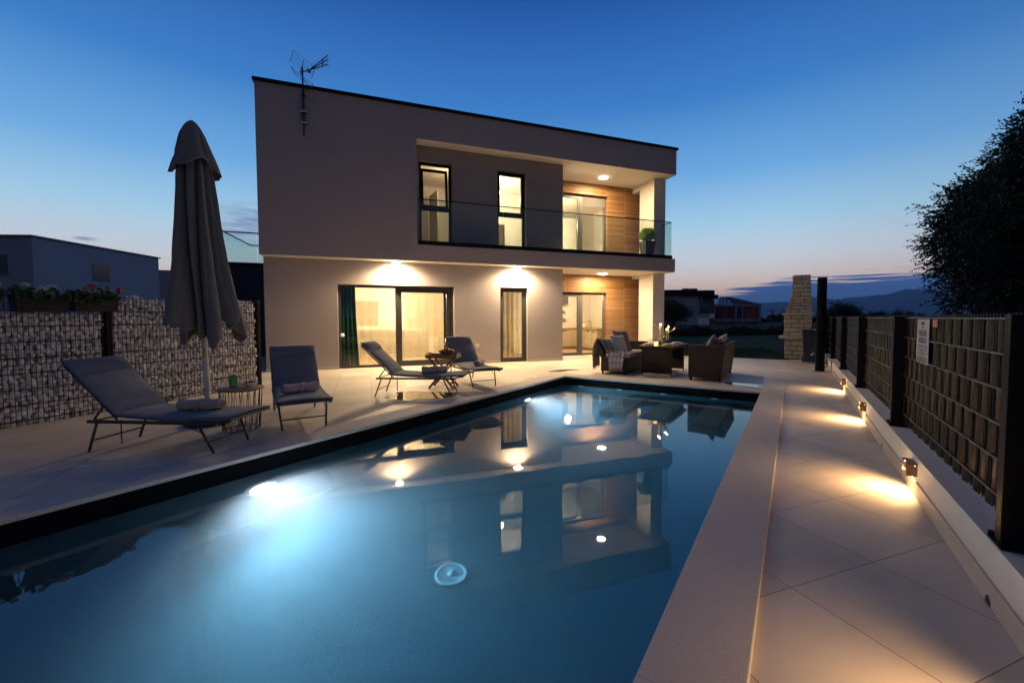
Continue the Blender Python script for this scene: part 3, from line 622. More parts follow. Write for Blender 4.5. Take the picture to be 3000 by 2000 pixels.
# rules sign, local frame: x along sign (reading direction), -y outwards
sg=thing('rules_sign','white rules board headed BAZEN hung on the black fence beside a post','sign',PW(4.875,.930,1.147),R(-POOL)-PI/2)
mb=MB(); mb.box(-.195,.195,-.002,.002,-.187,.187); mb.build('board','signw',sg,bevel=.001)
rr=lambda z,s,sz: text(s,sz,'ink',sg,(0,-.0032,z))
rr(.150,'BAZEN',.040); rr(.118,'POOL',.020)
mb=MB()
def picto(mb,x,z,k):
    s=.026
    for q in ((-s,s,s-.0015,s),(-s,s,-s,-s+.0015)): mb.box(x+q[0],x+q[1],-.0035,-.0022,z+q[2],z+q[3])
    for q in ((-s,-s+.0015),(s-.0015,s)): mb.box(x+q[0],x+q[1],-.0035,-.0022,z-s,z+s)
    mb.cyl((x+.003*k,-.0035,z+.014),(x+.003*k,-.0022,z+.014),.005,n=10)
    mb.box(x-.003,x+.004,-.0035,-.0022,z-.010,z+.008)
    for d in ((-1,1) if k%2 else (-.4,1.2)):
        mb.cyl((x,-.0028,z-.008),(x+d*.009,-.0028,z-.021),.0018,n=5); mb.cyl((x,-.0028,z+.006),(x+d*.013,-.0028,z-.004+k*.002),.0016,n=5)
for j,z in enumerate((.072,.008)):
    for k in range(4): picto(mb,-.096+.064*k,z,k+j)
mb.build('pictograms','ink',sg)
mb=MB()
def line(x0,x1,z,h=.008):
    x=x0
    while x<x1:
        w=random.uniform(.010,.030); w=min(w,x1-x)
        y=x
        while y<x+w-.003: mb.box(y,min(y+.0045,x+w),-.0035,-.0022,z-h*random.uniform(.35,.5),z+h*random.uniform(.35,.5)); y+=.0058
        x+=w+.006
for z,w in ((-.036,.15),(-.052,.16),(-.074,.14),(-.090,.04),(-.104,.155),(-.119,.08),(-.138,.165),(-.151,.13),(-.163,.165),(-.175,.16)): line(-w,w,z)
mb.build('small_print','ink',sg)
rs=thing('warning_sticker','small red notice with white lines on the black fence next to the rules board','sticker',PW(4.53,.933,1.303),R(-POOL)-PI/2)
mb=MB(); mb.box(-.066,.066,-.0015,.0015,-.030,.030); mb.build('label_sheet','signr',rs)
mb=MB()
for z in (.018,.009,-.001,-.011,-.020): line(-.052,.052,z,.005)
mb.build('small_print','signw',rs)

# ------------------------------------------------------------------ gabion wall
G0=Vector((-4.228,6.997,0)); G1=Vector((-2.018,9.731,0)); gd=(G1-G0).normalized(); gang=math.atan2(gd.y,gd.x)
gab=thing('gabion_wall','wire gabion wall filled with white rubble stones, geranium boxes on its left half','wall',G0,gang)
# local: x along, +y = away (behind). front face at y=0
ico_v=[];ico_f=[]
import bmesh
bm=bmesh.new(); bmesh.ops.create_icosphere(bm,subdivisions=2,radius=1); ico_v=np.array([v.co[:] for v in bm.verts]); ico_f=np.array([[v.index for v in f.verts] for f in bm.faces]); bm.free()
def stones(x0,x1,z1,rows_dz=.066,dx=.084):
    V=[];F=[];k=0
    for layer,yy in enumerate((.045,.12)):
        z=.03
        while z<z1(0)+.02:
            x=x0+random.uniform(0,.05)
            while x<x1:
                if z<z1(x)+random.uniform(-.02,.02):
                    s=np.array([random.uniform(.038,.070),random.uniform(.034,.056),random.uniform(.030,.054)])*(1.0 if layer==0 else 1.15)
                    P=ico_v.copy(); 
                    for _ in range(7):   # chop with planes for a broken-stone look
                        n=RNG.normal(size=3); n/=np.linalg.norm(n); d=P@n; lim=RNG.uniform(.50,.85); P-=np.outer(np.maximum(d-lim,0),n)
                    P=P*s; a,b=random.uniform(0,PI),random.uniform(-.7,.7)
                    Rm=np.array((Matrix.Rotation(b,3,'Y')@Matrix.Rotation(a,3,'Y' if random.random()<.5 else 'Z')))
                    P=P@Rm.T; P+=np.array([x,yy+random.uniform(-.012,.015),z+random.uniform(-.012,.012)])
                    P[:,1]=np.maximum(P[:,1],.006)
                    V.append(P); F.append(ico_f+k); k+=len(P)
                x+=dx*random.uniform(.8,1.2)
            z+=rows_dz*random.uniform(.82,1.02)
    return np.concatenate(V),np.concatenate(F)
secs=[(-3.2,-1.66,1.44),(-1.54,1.05,1.44),(1.19,3.47,1.665)]
for (x0,x1,zt) in secs[0:]:
    if x0<-2: 
        V,F=stones(x0,x1,lambda x:zt,.075,.085)
    else: V,F=stones(x0,x1,lambda x:zt)
    tag(npmesh('stone_fill',V,F,'stone',gab),kind='stuff')
    mb=MB(); mb.box(x0,x1,.10,.115,0,zt-.04); mb.build('core','corestone',gab)
    mb=MB(); x=x0-.02; top=1.665 if zt>1.5 else 1.655
    while x<x1+.02: mb.cyl((x,-.004,.0),(x,-.004,top+.02),.0036,n=5); mb.cyl((x,.17,.0),(x,.17,top+.02),.0028,n=4); x+=.05
    for i in range(9): z=.06+.2*i; z=min(z,top); mb.cyl((x0-.03,-.009,z),(x1+.03,-.009,z),.0052,n=5); mb.cyl((x0-.03,.001,z),(x1+.03,.001,z),.0038,n=5); mb.cyl((x0-.03,.176,z),(x1+.03,.176,z),.0038,n=4)
    mb.build('wire_mesh','black',gab)
for x in (-1.6,1.12): mb=MB(); mb.box(x-.045,x+.045,.03,.12,0,1.68); mb.box(x-.035,x+.035,.0,.03,0,1.45); mb.build('post','black',gab,bevel=.003)
mb=MB(); mb.box(3.50,3.56,.0,.16,0,1.72); mb.build('post','black',gab,bevel=.003)

# planters with geraniums on top of the low section
def blob_leaf(rg,c,s,nrm):
    nrm=nrm/np.linalg.norm(nrm); a=np.cross(nrm,[0,0,1.0]); 
    if np.linalg.norm(a)<.1: a=np.array([1.,0,0])
    a/=np.linalg.norm(a); b=np.cross(nrm,a); pts=[c-nrm*s*.15]
    for k in range(7):
        an=2*PI*k/7; r=s*(1 if k%2 else .86); pts.append(c+(a*math.cos(an)+b*math.sin(an))*r+nrm*rg.uniform(-.1,.15)*s)
    return pts
def flower_box(label,loc,rz,heads,fm,seed,L=.52):
    rg=np.random.default_rng(seed); o=thing('geranium_planter',label,'planter',loc,rz,'flower boxes on the gabion wall')
    mb=MB(); w=.085
    mb.add([(-L/2+.03,-w+.02,-.20),(L/2-.03,-w+.02,-.20),(L/2-.03,w-.02,-.20),(-L/2+.03,w-.02,-.20),(-L/2,-w,0),(L/2,-w,0),(L/2,w,0),(-L/2,w,0)],[(0,1,5,4),(1,2,6,5),(2,3,7,6),(3,0,4,7),(3,2,1,0)]); 
    mb.box(-L/2-.008,L/2+.008,-w-.008,-w,-.02,.004); mb.box(-L/2-.008,L/2+.008,w,w+.008,-.02,.004); mb.quad((-L/2,-w,-.02),(L/2,-w,-.02),(L/2,w,-.02),(-L/2,w,-.02)); mb.build('box','rubber',o)
    V=[];F=[];k=0
    for i in range(230):
        c=np.array([rg.uniform(-L/2-.01,L/2+.02),rg.normal(-.02,.055),abs(rg.normal(.0,.045))+rg.uniform(-.03,.03)]); 
        if rg.random()<.12: c[2]-=.05; c[1]=-w-.03
        p=blob_leaf(rg,c,rg.uniform(.016,.034),rg.normal(size=3)+np.array([0,-.6,.8])); V+=p; F+=[(k,k+1+j,k+1+(j+1)%7) for j in range(7)]; k+=8
    npmesh('foliage',V,F,'gerleaf',o)
    for (x,z,s) in heads:
        mb=MB(); mb.tube([(x*.8,0,0),(x*.95,-.02,z*.6),(x,-.03,z-.01)],.0028,5); 
        st=mb.build('flower_stem','stemleaf',o); V=[];F=[];k=0
        for i in range(int(60*s*10)+16):
            d=rg.normal(size=3); d/=np.linalg.norm(d); d[2]=abs(d[2])*.9-.25; c=np.array([x,-.03,z])+d*s*np.array([.85,.7,.62]); 
            p=blob_leaf(rg,c,rg.uniform(.010,.018),d+rg.normal(size=3)*.3); V+=p; F+=[(k,k+1+j,k+1+(j+1)%7) for j in range(7)]; k+=8
        npmesh('flower_head',V,F,fm,o)
    return o
def gl(s,y,z): v=G0+gd*s+Vector((-gd.y,gd.x,0))*y; v.z=z; return v
flower_box('black box of white geraniums on the gabion wall, left of the pink ones',gl(.40,-.02,1.645),gang,[(-.14,.135,.05),(.015,.10,.07),(.10,.13,.06),(.09,.035,.06),(-.06,.05,.035)],'whitep',4)
flower_box('black box of pink geraniums on the gabion wall beside the black post',gl(.95,-.02,1.655),gang,[(-.03,.155,.065),(-.09,.045,.06),(.30,.11,.065),(.14,.13,.025),(.05,.12,.03),(-.10,.12,.03)],'pink',5)
flower_box('black box of pink geraniums on the gabion wall, beyond the white ones',gl(-.22,-.02,1.645),gang,[(.24,.13,.04),(-.1,.12,.06)],'pink',6)

# ------------------------------------------------------------------ sun loungers
def cushion_path():   # centre line (x,z) of the upholstery from head to foot, with hinge
    hx,hz=.33,.385; A=R(44)
    return [(hx-.72*math.cos(A),hz+.72*math.sin(A)),(hx,hz),(1.50,.345)]
def make_lounger():
    o=thing('sun_lounger','','sun lounger',group='sun loungers around the pool'); W_=.285
    # rails and legs
    mb=MB()
    for s in (-1,1):
        mb.box(.03,1.42,s*W_-.014,s*W_+.014,.300,.330)
        mb.tube([(1.38,s*W_,.318),(1.50,s*W_,.345),(1.56,s*W_,.352)],.012,6)
    mb.cyl((1.545,-W_,.350),(1.545,W_,.350),.012,n=8); mb.cyl((.06,-W_,.315),(.06,W_,.315),.010,n=6); mb.cyl((.75,-W_,.315),(.75,W_,.315),.009,n=6)
    mb.build('frame','anthr',o)
    A=R(44); hx,hz=.33,.365
    mb=MB()
    for s in (-1,1):
        mb.cyl((hx,s*(W_-.02),hz-.03),(hx-.78*math.cos(A),s*(W_-.02),hz-.03+.78*math.sin(A)),.011,n=6)
        mb.cyl((hx-.20*math.cos(A),s*(W_-.02),hz-.03+.20*math.sin(A)),(.075,s*(W_-.02),.335),.009,n=6)
        for k in range(4): mb.box(.085+.022*k,.10+.022*k,s*(W_-.02)-.006,s*(W_-.02)+.006,.335+.030*k,.36+.030*k)
    mb.cyl((hx-.78*math.cos(A),-W_+.02,hz-.03+.78*math.sin(A)),(hx-.78*math.cos(A),W_-.02,hz-.03+.78*math.sin(A)),.011,n=6)
    mb.build('backrest_frame','anthr',o)
    for (xt,xb) in ((.115,.0),(1.20,1.335)):
        for s in (-1,1):
            mb=MB(); mb.tube([(xt,s*(W_-.012),.305),(xb,s*(W_-.02 if xb<1 else W_-.045),.0)],.0125,8); mb.build('leg','anthr',o)
        f=.62; xc=xt+(xb-xt)*f; mb=MB(); mb.cyl((xc,-W_+.03,.305*(1-f)),(xc,W_-.03,.305*(1-f)),.009,n=6); mb.build('stretcher','anthr',o)
    for s in (-1,1): mb=MB(); mb.cyl((1.02,s*(W_-.03),.305),(1.245,s*(W_-.03),.20),.005,n=5); mb.build('brace','anthr',o)
    mb=MB(); mb.box(.40,.412,-W_-.016,-W_-.012,.10,.34); mb.build('tie','piping',o)
    # upholstery: superelliptic pads with seams
    def pad(length,th,wd,M_,crown=.012,n=18,rnd=.03):
        m=MB(M_)
        def fn(u,v):
            th_=2*PI*u; c,s_=math.cos(th_),math.sin(th_); cy=math.copysign(abs(c)**.35,c)*wd; cz=math.copysign(abs(s_)**.75,s_)*th
            x=v*length; e=min(v*length,(1-v)*length)/rnd; k=1-(1-min(e,1))**2*.75
            puff=crown*math.sin(PI*min(1,max(0,v)))*(1-(cy/wd)**2) if s_>0 else 0
            wr=.0035*math.sin(v*37+cy*9)*(1 if s_>0 else 0)
            return (x,cy,cz*k+puff+wr)
        m.grid(fn,28,n,closed_u=True); return m
    def ends(m): return m
    MH=T(hx,0,hz+.015)@RY(A)@Matrix.Scale(-1,4,(1,0,0))     # backrest axis pointing up and back
    Bk=T(hx,0,hz+.02)@Matrix.Rotation(PI,4,'Z')@RY(-A)
    b=pad(.58,.024,W_+.012,Bk,crown=.026,rnd=.05); b.build('backrest_cushion','cushion',o)
    b=pad(.21,.036,W_+.012,Bk@T(.565,0,.006),crown=.034,n=12,rnd=.06); b.build('headrest_cushion','cushion',o)
    # seat: follows a slight sag then rises to the foot
    m=MB()
    def fs_(u,v):
        th_=2*PI*u; c,s_=math.cos(th_),math.sin(th_); cy=math.copysign(abs(c)**.35,c)*(W_+.012); cz=math.copysign(abs(s_)**.75,s_)*.023
        x=hx-.01+v*1.24; e=min(v*1.24,(1-v)*1.24)/.03; k=1-(1-min(e,1))**2*.75
        zc=.372-.030*math.sin(PI*min(1,v*1.05))**1+.0*v; zc=.378-.028*math.sin(PI*v)-.006*v
        return (x,cy,zc+cz*k+(.018*(1-(cy/W_)**2) if s_>0 else 0)+.003*math.sin(x*31+cy*7)*(1 if s_>0 else 0))
    m.grid(fs_,28,30,closed_u=True); m.build('seat_cushion','cushion',o)
    m=MB(); zc=lambda v:.378-.028*math.sin(PI*v)-.006*v
    for s in (-1,1): m.tube([(hx+v*1.22,s*(W_+.014),zc(v)+.004) for v in [i/12 for i in range(13)]],.0045,5)
    m.tube([(hx+1.232,y*(W_+.012),zc(1)+.004+.006*abs(y)) for y in (-1,-.5,0,.5,1)],.0045,5)
    for s in (-1,1): m.tube([tuple(Bk@Vector((x,s*(W_+.014),.004))) for x in (0,.2,.4,.6,.775)],.0045,5)
    m.tube([tuple(Bk@Vector((.778,y*(W_+.012),.004))) for y in (-1,0,1)],.0045,5)
    m.build('piping','piping',o)
    return o
def lounger_at(o,hc,fc,label):
    hc=Vector(hc+(0,)); fc=Vector(fc+(0,)); d=(fc-hc).normalized(); c=(hc+fc)/2-d*.668; return at(o,c,math.atan2(d.y,d.x),label)
L1=make_lounger(); L2=copy_tree(L1); L3=copy_tree(L1); L4=copy_tree(L1)
lounger_at(L1,(-2.554,5.746),(-1.359,5.20),'grey-blue sun lounger standing alone in front of the closed parasol')
lounger_at(L2,(-1.01,7.03),(-.74,5.81),'grey-blue sun lounger pointing at the pool between wire table and villa corner')
lounger_at(L3,(.21,7.955),(1.487,7.418),'grey-blue sun lounger seen side-on before the large sliding window')
lounger_at(L4,(2.0,9.36),(2.183,7.997),'grey-blue sun lounger beyond the wooden tray table, near the wall socket')
def make_towel(L=.40,r=.062,seed=1):
    rg=random.Random(seed); o=thing('rolled_towel','','towel',group='rolled towels on the sun loungers'); mb=MB()
    def fn(u,v):
        a=2*PI*u; x=(v-.5)*L; k=r*(1+.10*math.sin(2*PI*v*2.2+1)*math.cos(a-1)+.05*math.sin(5*a+v*9)+.13*math.exp(-((v-.55-.10*math.cos(a))/.05)**2))
        e=min(v,1-v)*L/.012; k*=1-(1-min(e,1))**2*.25
        return (x,k*math.cos(a)*1.08,k*math.sin(a)*.86+r*.84)
    mb.grid(fn,32,40,closed_u=True)
    for s in (-1,1):
        pts=[(s*(L/2-.004+.001*math.sin(i)),(r*.86*(1-i/40))*math.cos(i*.42)*1.08,(r*.86*(1-i/40))*math.sin(i*.42)*.86+r*.84) for i in range(38)]; mb.tube(pts,.0065,5)
    mb.build('towel_roll','towel',o); 
    m=MB(); m.grid(lambda u,v:(.02+.05*math.sin(6*u)*.3+.03*(v-.5)+.035*math.cos(2*PI*u),(r+.007)*math.cos(2*PI*u)*1.10,(r+.006)*math.sin(2*PI*u)*.9+r*.84),28,4,closed_u=True); m.build('towel_wrap','towel',o,solid=.006)
    return o
T1=make_towel(.44,.068); T2=copy_tree(T1); T3=copy_tree(T1); T4=copy_tree(T1)
def on_l(L_,x,y=0,z=.385):
    a=L_.rotation_euler.z; return Vector(L_.location)+Vector((x*math.cos(a)-y*math.sin(a),x*math.sin(a)+y*math.cos(a),z))
at(T1,on_l(L1,1.00),R(-18),'rolled taupe towel on the lounger in front of the parasol')
at(T2,on_l(L2,.92),R(25),'rolled taupe towel on the lounger beside the wire table')
at(T3,on_l(L3,.98),R(-5),'rolled taupe towel on the lounger seen side-on')
at(T4,on_l(L4,.95,.05),R(62),'rolled taupe towel on the lounger near the wall socket, seen end-on')

# ------------------------------------------------------------------ parasol
PX,PY=-1.93,6.48
um=thing('parasol','tall closed taupe parasol with drooping folds on a white pole','parasol',(PX,PY,0))
um.rotation_euler=(0,R(-1.1),0)
mb=MB(); mb.cyl((0,0,.02),(0,0,3.80),.033,n=16); mb.build('pole','alu',um)
mb=MB(); mb.lathe([(.26,0),(.26,.04),(.24,.055),(.06,.06),(.045,.10),(.045,.26),(.036,.27)],32); mb.build('base','anthr',um)
mb=MB(); mb.cyl((0,-.034,.98),(0,-.034,1.10),.001); mb.box(-.014,.014,-.036,-.0335,.86,.98); mb.build('care_label','lime',um)
rc=random.Random(5)
def creases(n,dmin,dmax,wmin,wmax,seed):
    q=random.Random(seed); return [((i+q.uniform(-.3,.3))*2*PI/n,q.uniform(dmin,dmax),q.uniform(wmin,wmax),q.uniform(-.35,.35),q.uniform(0,6)) for i in range(n)]
def fold(a,v,cr,g):
    k=0
    for (a0,d,w,dr,ph) in cr:
        x=(a-a0-dr*v-.05*math.sin(6*v+ph)+PI)%(2*PI)-PI; k=max(k,d*math.exp(-abs(x/w)**1.5)) 
    return 1-k*g
C1=creases(9,.42,.72,.13,.22,3); C2=creases(17,.05,.16,.05,.09,8); C3=creases(31,.01,.04,.02,.05,9); K1=creases(6,.25,.5,.16,.3,12); K2=creases(15,.04,.12,.05,.09,13)
hemo=[.03,.50,.16,.02,.44,.22,.0,.30]
def lob(a,arr):
    k=(a/(2*PI)*8-.5)%8; i=int(k); f=k-i; f=f*f*(3-2*f); return arr[i]*(1-f)+arr[(i+1)%8]*f
def canopy(u,v):
    a=2*PI*u; z=3.66-(3.66-1.0)*v; g=np.interp(v,[0,.08,.25,1],[.1,.5,.85,1])
    base=np.interp(v,[0,.08,.2,.4,.6,.8,1.0],[.05,.14,.205,.255,.315,.385,.46])*(1+.10*v*math.sin(2*a+.6))
    r=base*fold(a,v,C1,g)*fold(a,v,C2,g)*fold(a,v,C3,v)+.004*math.sin(23*v+7*a)*v
    hem=0
    if v>.55: w=(v-.55)/.45; hem=w*w*(lob(a,hemo)+.04*math.sin(17*a)+.10*(1-fold(a,v,C1,1)))
    return (r*math.cos(a)+.05*v**2,r*math.sin(a),z+hem)
mb=MB(); mb.grid(canopy,420,90,closed_u=True); cn=mb.build('canopy','umbrella',um,solid=.004)
mb=MB(); mb.tube([canopy(i/420,1.0) for i in range(420)],.005,5,closed=True); mb.build('hem','hem',cn)
def cap(u,v):
    a=2*PI*u; z=3.82-.60*v; base=np.interp(v,[0,.05,.12,.3,.6,1],[.02,.055,.085,.14,.20,.285]); r=base*fold(a,v,K1,min(1,v*1.6))*fold(a,v,K2,v); hem=0
    if v>.5: hem=((v-.5)/.5)**2*(.06*math.cos(2*a+1.9)+.03*math.sin(5*a)+.10*(1-fold(a,v,K1,1)))
    return (r*math.cos(a),r*math.sin(a),z+hem)
mb=MB(); mb.grid(cap,300,44,closed_u=True); cp=mb.build('vent_cap','umbrella',um,solid=.004)
mb=MB(); mb.tube([cap(i/300,1.0) for i in range(300)],.005,5,closed=True); mb.build('hem','hem',cp)
for i in range(8):
    a=2*PI*i/8+.2; mb=MB(); mb.tube([(.04*math.cos(a),.04*math.sin(a),3.62),(.12*math.cos(a),.12*math.sin(a),2.5),(.15*math.cos(a),.15*math.sin(a),1.25)],.009,5); mb.build('rib','anthr',um)

# ------------------------------------------------------------------ wire side table, vase, bowl
wt=thing('wire_table','round wooden-topped side table on a black wire basket by the parasol','side table',(-1.45,6.0,0))
mb=MB(); mb.lathe([(.0,.490),(.245,.490),(.25,.496),(.25,.506),(.245,.512),(0,.512)],48); mb.build('table_top','oak',wt)
mb=MB()
for i in range(18):
    a=2*PI*i/18; b=a+.17; 
    for s in (-1,1): mb.cyl((.225*math.cos(a),.225*math.sin(a),.49),(.195*math.cos(a+s*.15),.195*math.sin(a+s*.15),.008),.0032,n=5)
for r,z in ((.195,.008),(.225,.486),(.10,.008)): mb.tube([(r*math.cos(2*PI*i/40),r*math.sin(2*PI*i/40),z) for i in range(40)],.004,5,closed=True)
for i in range(4): a=PI/2*i; mb.cyl((.1*math.cos(a),.1*math.sin(a),.008),(.195*math.cos(a),.195*math.sin(a),.008),.0035,n=5)
mb.build('wire_basket','black',wt)
def calla(mb_,base,tip,s,yaw):   # spathe flower
    m=MB(T(*tip)@RZ(yaw)@RX(R(35)))
    def fn(u,v):
        a=-1.0+2.0*u; r=s*(.15+.85*math.sin(PI*.5*v)); return (r*math.sin(a*1.3)*.55,-r*.35*math.cos(a)+.2*s,s*1.3*v-abs(a)*s*.15)
    m.grid(fn,12,10); return m
vs=thing('flower_vase','green glass vase with one white bloom on the wire side table','vase',(-1.53,6.02,.512))
mb=MB(); mb.lathe([(0,.003),(.042,.003),(.046,.02),(.046,.125),(.036,.14),(.038,.155)],28,cap=False); mb.build('vase_body','greenglass',vs,solid=.003)
mb=MB(); mb.tube([(.01,0,.01),(-.03,0,.12),(-.10,.02,.26),(-.12,.02,.30)],.003,5); mb.tube([(0,0,.01),(.01,.01,.12),(-.02,.03,.2)],.0025,5); mb.build('flower_stem','stemleaf',vs)
calla(None,None,(-.12,.02,.28),.06,.5).build('flower','whitep',vs,solid=.002)
bo=thing('snack_bowl','small pale bowl of dark berries on the wire side table','bowl',(-1.36,6.03,.512))
mb=MB(); mb.lathe([(.0,.003),(.035,.002),(.04,.008),(.075,.035),(.082,.055),(.079,.055),(.070,.036),(.035,.014),(0,.012)],32); mb.build('bowl_body','ceramic',bo)
mb=MB()
for i in range(26): a=random.random()*6.28; r=random.random()**.5*.055; mb.add((ico_v*.011+np.array([r*math.cos(a),r*math.sin(a),.045+random.random()*.014])).tolist(),[tuple(f) for f in ico_f.tolist()],True)
mb.build('berries','darkfruit',bo)

# ------------------------------------------------------------------ wooden tray table and fruit bowl
tt_=thing('tray_table','folding wooden table with a handled tray top between two loungers','side table',(1.42,8.28,0),R(-25))
mb=MB(); HX,HY,ZTp=.30,.20,.60
mb.box(-HX,HX,-HY,HY,ZTp-.012,ZTp)
mb.box(-HX,HX,-HY-.012,-HY,ZTp-.02,ZTp+.045); mb.box(-HX,HX,HY,HY+.012,ZTp-.02,ZTp+.045); tray=mb.build('tray','acacia',tt_,bevel=.003)
for s in (-1,1):
    mb=MB(); N=14; out_=[(-HY-.012+(2*HY+.024)*i/N,ZTp+.045+.045*math.sin(PI*i/N)**1.5) for i in range(N+1)]
    x=s*HX; 
    for (y,z),(y2,z2) in zip(out_,out_[1:]):
        if abs((y+y2)/2)<.055: mb.add([(x,y,ZTp+.055),(x,y2,ZTp+.055),(x,y2,ZTp-.02),(x,y,ZTp-.02)],[(0,1,2,3)]); mb.add([(x,y,z),(x,y2,z2),(x,y2,ZTp+.078),(x,y,ZTp+.078)],[(0,1,2,3)])
        else: mb.add([(x,y,z),(x,y2,z2),(x,y2,ZTp-.02),(x,y,ZTp-.02)],[(0,1,2,3)])
    mb.build('tray_handle','acacia',tt_,solid=.012)
for s in (-1,1):
    y=s*(HY-.02)
    for d in (-1,1):
        mb=MB(); yy=y+(.012 if d>0 else -.012)
        M_=T(0,yy,0); p0=Vector((-d*.24,yy,.585)); p1=Vector((d*.24,yy,.0)); q=(p1-p0); L=q.length; mb=MB(T(*p0)@q.to_track_quat('Z','Y').to_matrix().to_4x4()); mb.box(-.009,.009,-.02,.02,0,L); mb.build('leg','acacia',tt_,bevel=.002)
for x in (-.17,.17): mb=MB(); mb.box(x-.012,x+.012,-HY,HY,.07,.11); mb.build('stretcher','acacia',tt_)
fb=thing('fruit_bowl','dark wooden bowl of fruit on the wooden tray table','bowl',(1.47,8.20,.60))
mb=MB(); mb.lathe([(.0,.002),(.06,.0),(.07,.01),(.165,.125),(.160,.128),(.06,.018),(0,.016)],36); mb.build('bowl_body','bowlwood',fb)
for c,m_,r in (((-.06,.0,.12),'lime',.042),((.03,.03,.125),'orange',.045),((.0,-.05,.12),'darkfruit',.045),((.08,-.02,.12),'orange',.038)):
    mb=MB(T(*c)); mb.add((ico_v*r).tolist(),[tuple(f) for f in ico_f.tolist()],True); mb.build('fruit',m_,fb)
mb=MB(T(.02,0,.15)@RY(R(35))); mb.box(-.06,.06,-.035,.035,0,.014); mb.build('wafer','orange',fb)
gb=thing('glass_dish','small clear glass dish at the far corner of the wooden tray table','dish',(1.60,8.33,.60)); mb=MB(); mb.lathe([(0,.004),(.03,.004),(.036,.03),(.034,.05)],24,cap=False); mb.build('dish_body','clearglass',gb,solid=.003)

# ------------------------------------------------------------------ dining set (pool frame: x=b, y=a)
def wbox(mb,*a): return mb.box(*a)
sl=thing('wicker_sofa','brown wicker sofa with a plaid throw and cushions, backed towards the villa','sofa',PW(9.69,-3.93),R(-POOL),'wicker sofas at the dining table')
# local x: 0 back .. .70 front ; y: 0 near end .. 1.75 far end
mb=MB(); mb.box(.0,.64,.0,1.72,.06,.395); mb.build('base','wicker',sl,bevel=.012)
mb=MB(); mb.add([(-.02,0,.395),(.11,0,.395),(.11,1.72,.395),(-.02,1.72,.395),(-.13,0,.765),(-.055,0,.79),(-.055,1.72,.79),(-.13,1.72,.765)],[(0,1,5,4),(1,2,6,5),(2,3,7,6),(3,0,4,7),(4,5,6,7),(3,2,1,0)]); mb.build('backrest','wicker',sl,bevel=.015)
mb=MB(); mb.box(.02,.64,1.60,1.74,.396,.70); mb.box(-.06,.66,1.59,1.75,.70,.725); mb.build('armrest','wicker',sl,bevel=.01)
for x,y in ((.04,.04),(.60,.04),(.04,1.66),(.60,1.66)): mb=MB(); mb.cyl((x,y,0),(x,y,.06),.022,.028,n=8); mb.build('leg','black',sl)
def puff(x0,x1,y0,y1,z0,z1,M_=None,n=18,edge=.30,cr=.02):
    m=MB(M_)
    cx,cy,cz=(x0+x1)/2,(y0+y1)/2,(z0+z1)/2; hx,hy,hz=(x1-x0)/2,(y1-y0)/2,(z1-z0)/2
    def fn(u,v):
        a=2*PI*u; b=-PI/2+PI*v; ca,sa=math.cos(a),math.sin(a); cb,sb=math.cos(b),math.sin(b)
        p=lambda s,e: math.copysign(abs(s)**e,s)
        return (cx+hx*p(ca,edge)*p(cb,edge)+cr*.3*math.sin(7*a),cy+hy*p(sa,edge)*p(cb,edge),cz+hz*p(sb,.55)+cr*.3*math.sin(5*a+3*b)*cb)
    m.grid(fn,40,n,closed_u=True); return m
def pillow(name,m_,M_,w,h,t,parent=None):
    m=MB(M_)
    def fn(u,v):
        th_=2*PI*u; c,s=math.cos(th_),math.sin(th_)
        y=v*2-1; x=math.copysign(abs(c)**.5,c); k=(1-abs(y)**3.2)**.5 if abs(y)<1 else 0
        e=(1-abs(x)**3)**.5 if abs(x)<1 else 0
        pin=1-.10*(1-abs(y))*abs(x)
        return (w/2*x*(1-.08*math.cos(PI*y/2)*abs(x)),math.copysign(1,s)*t/2*e*k+.004*math.sin(9*x+7*y),h/2*y*(1+.07*abs(x)**2))
    m.grid(fn,40,24,closed_u=True); return m.build(name,m_,parent)
puff(.09,.70,.0,1.59,.397,.515,edge=.16).build('seat_cushion','beige',sl,bevel=0)
# pillows are things of their own
def pil(label,m_,loc,rz,tilt,w=.44,h=.42,t=.15,roll=0):
    o=thing('pillow',label,'pillow',loc,rz,'loose pillows on the wicker sofas'); pillow('pillow_body',m_,T(0,0,h/2*math.cos(tilt))@RX(tilt)@RY(roll),w,h,t,o); return o
pil('khaki striped pillow under the throw on the left wicker sofa','taupe',PW(9.92,-3.80,.505),R(-POOL)+R(70),R(-38),.40,.40)
pil('pale patterned pillow in the middle of the left wicker sofa','pale',PW(10.10,-3.62,.505),R(-POOL)+R(62),R(-24),.44,.44)
pil('large mauve pillow at the back of the left wicker sofa','mauve',PW(10.50,-3.68,.505),R(-POOL)+R(66),R(-20),.52,.54,.18)
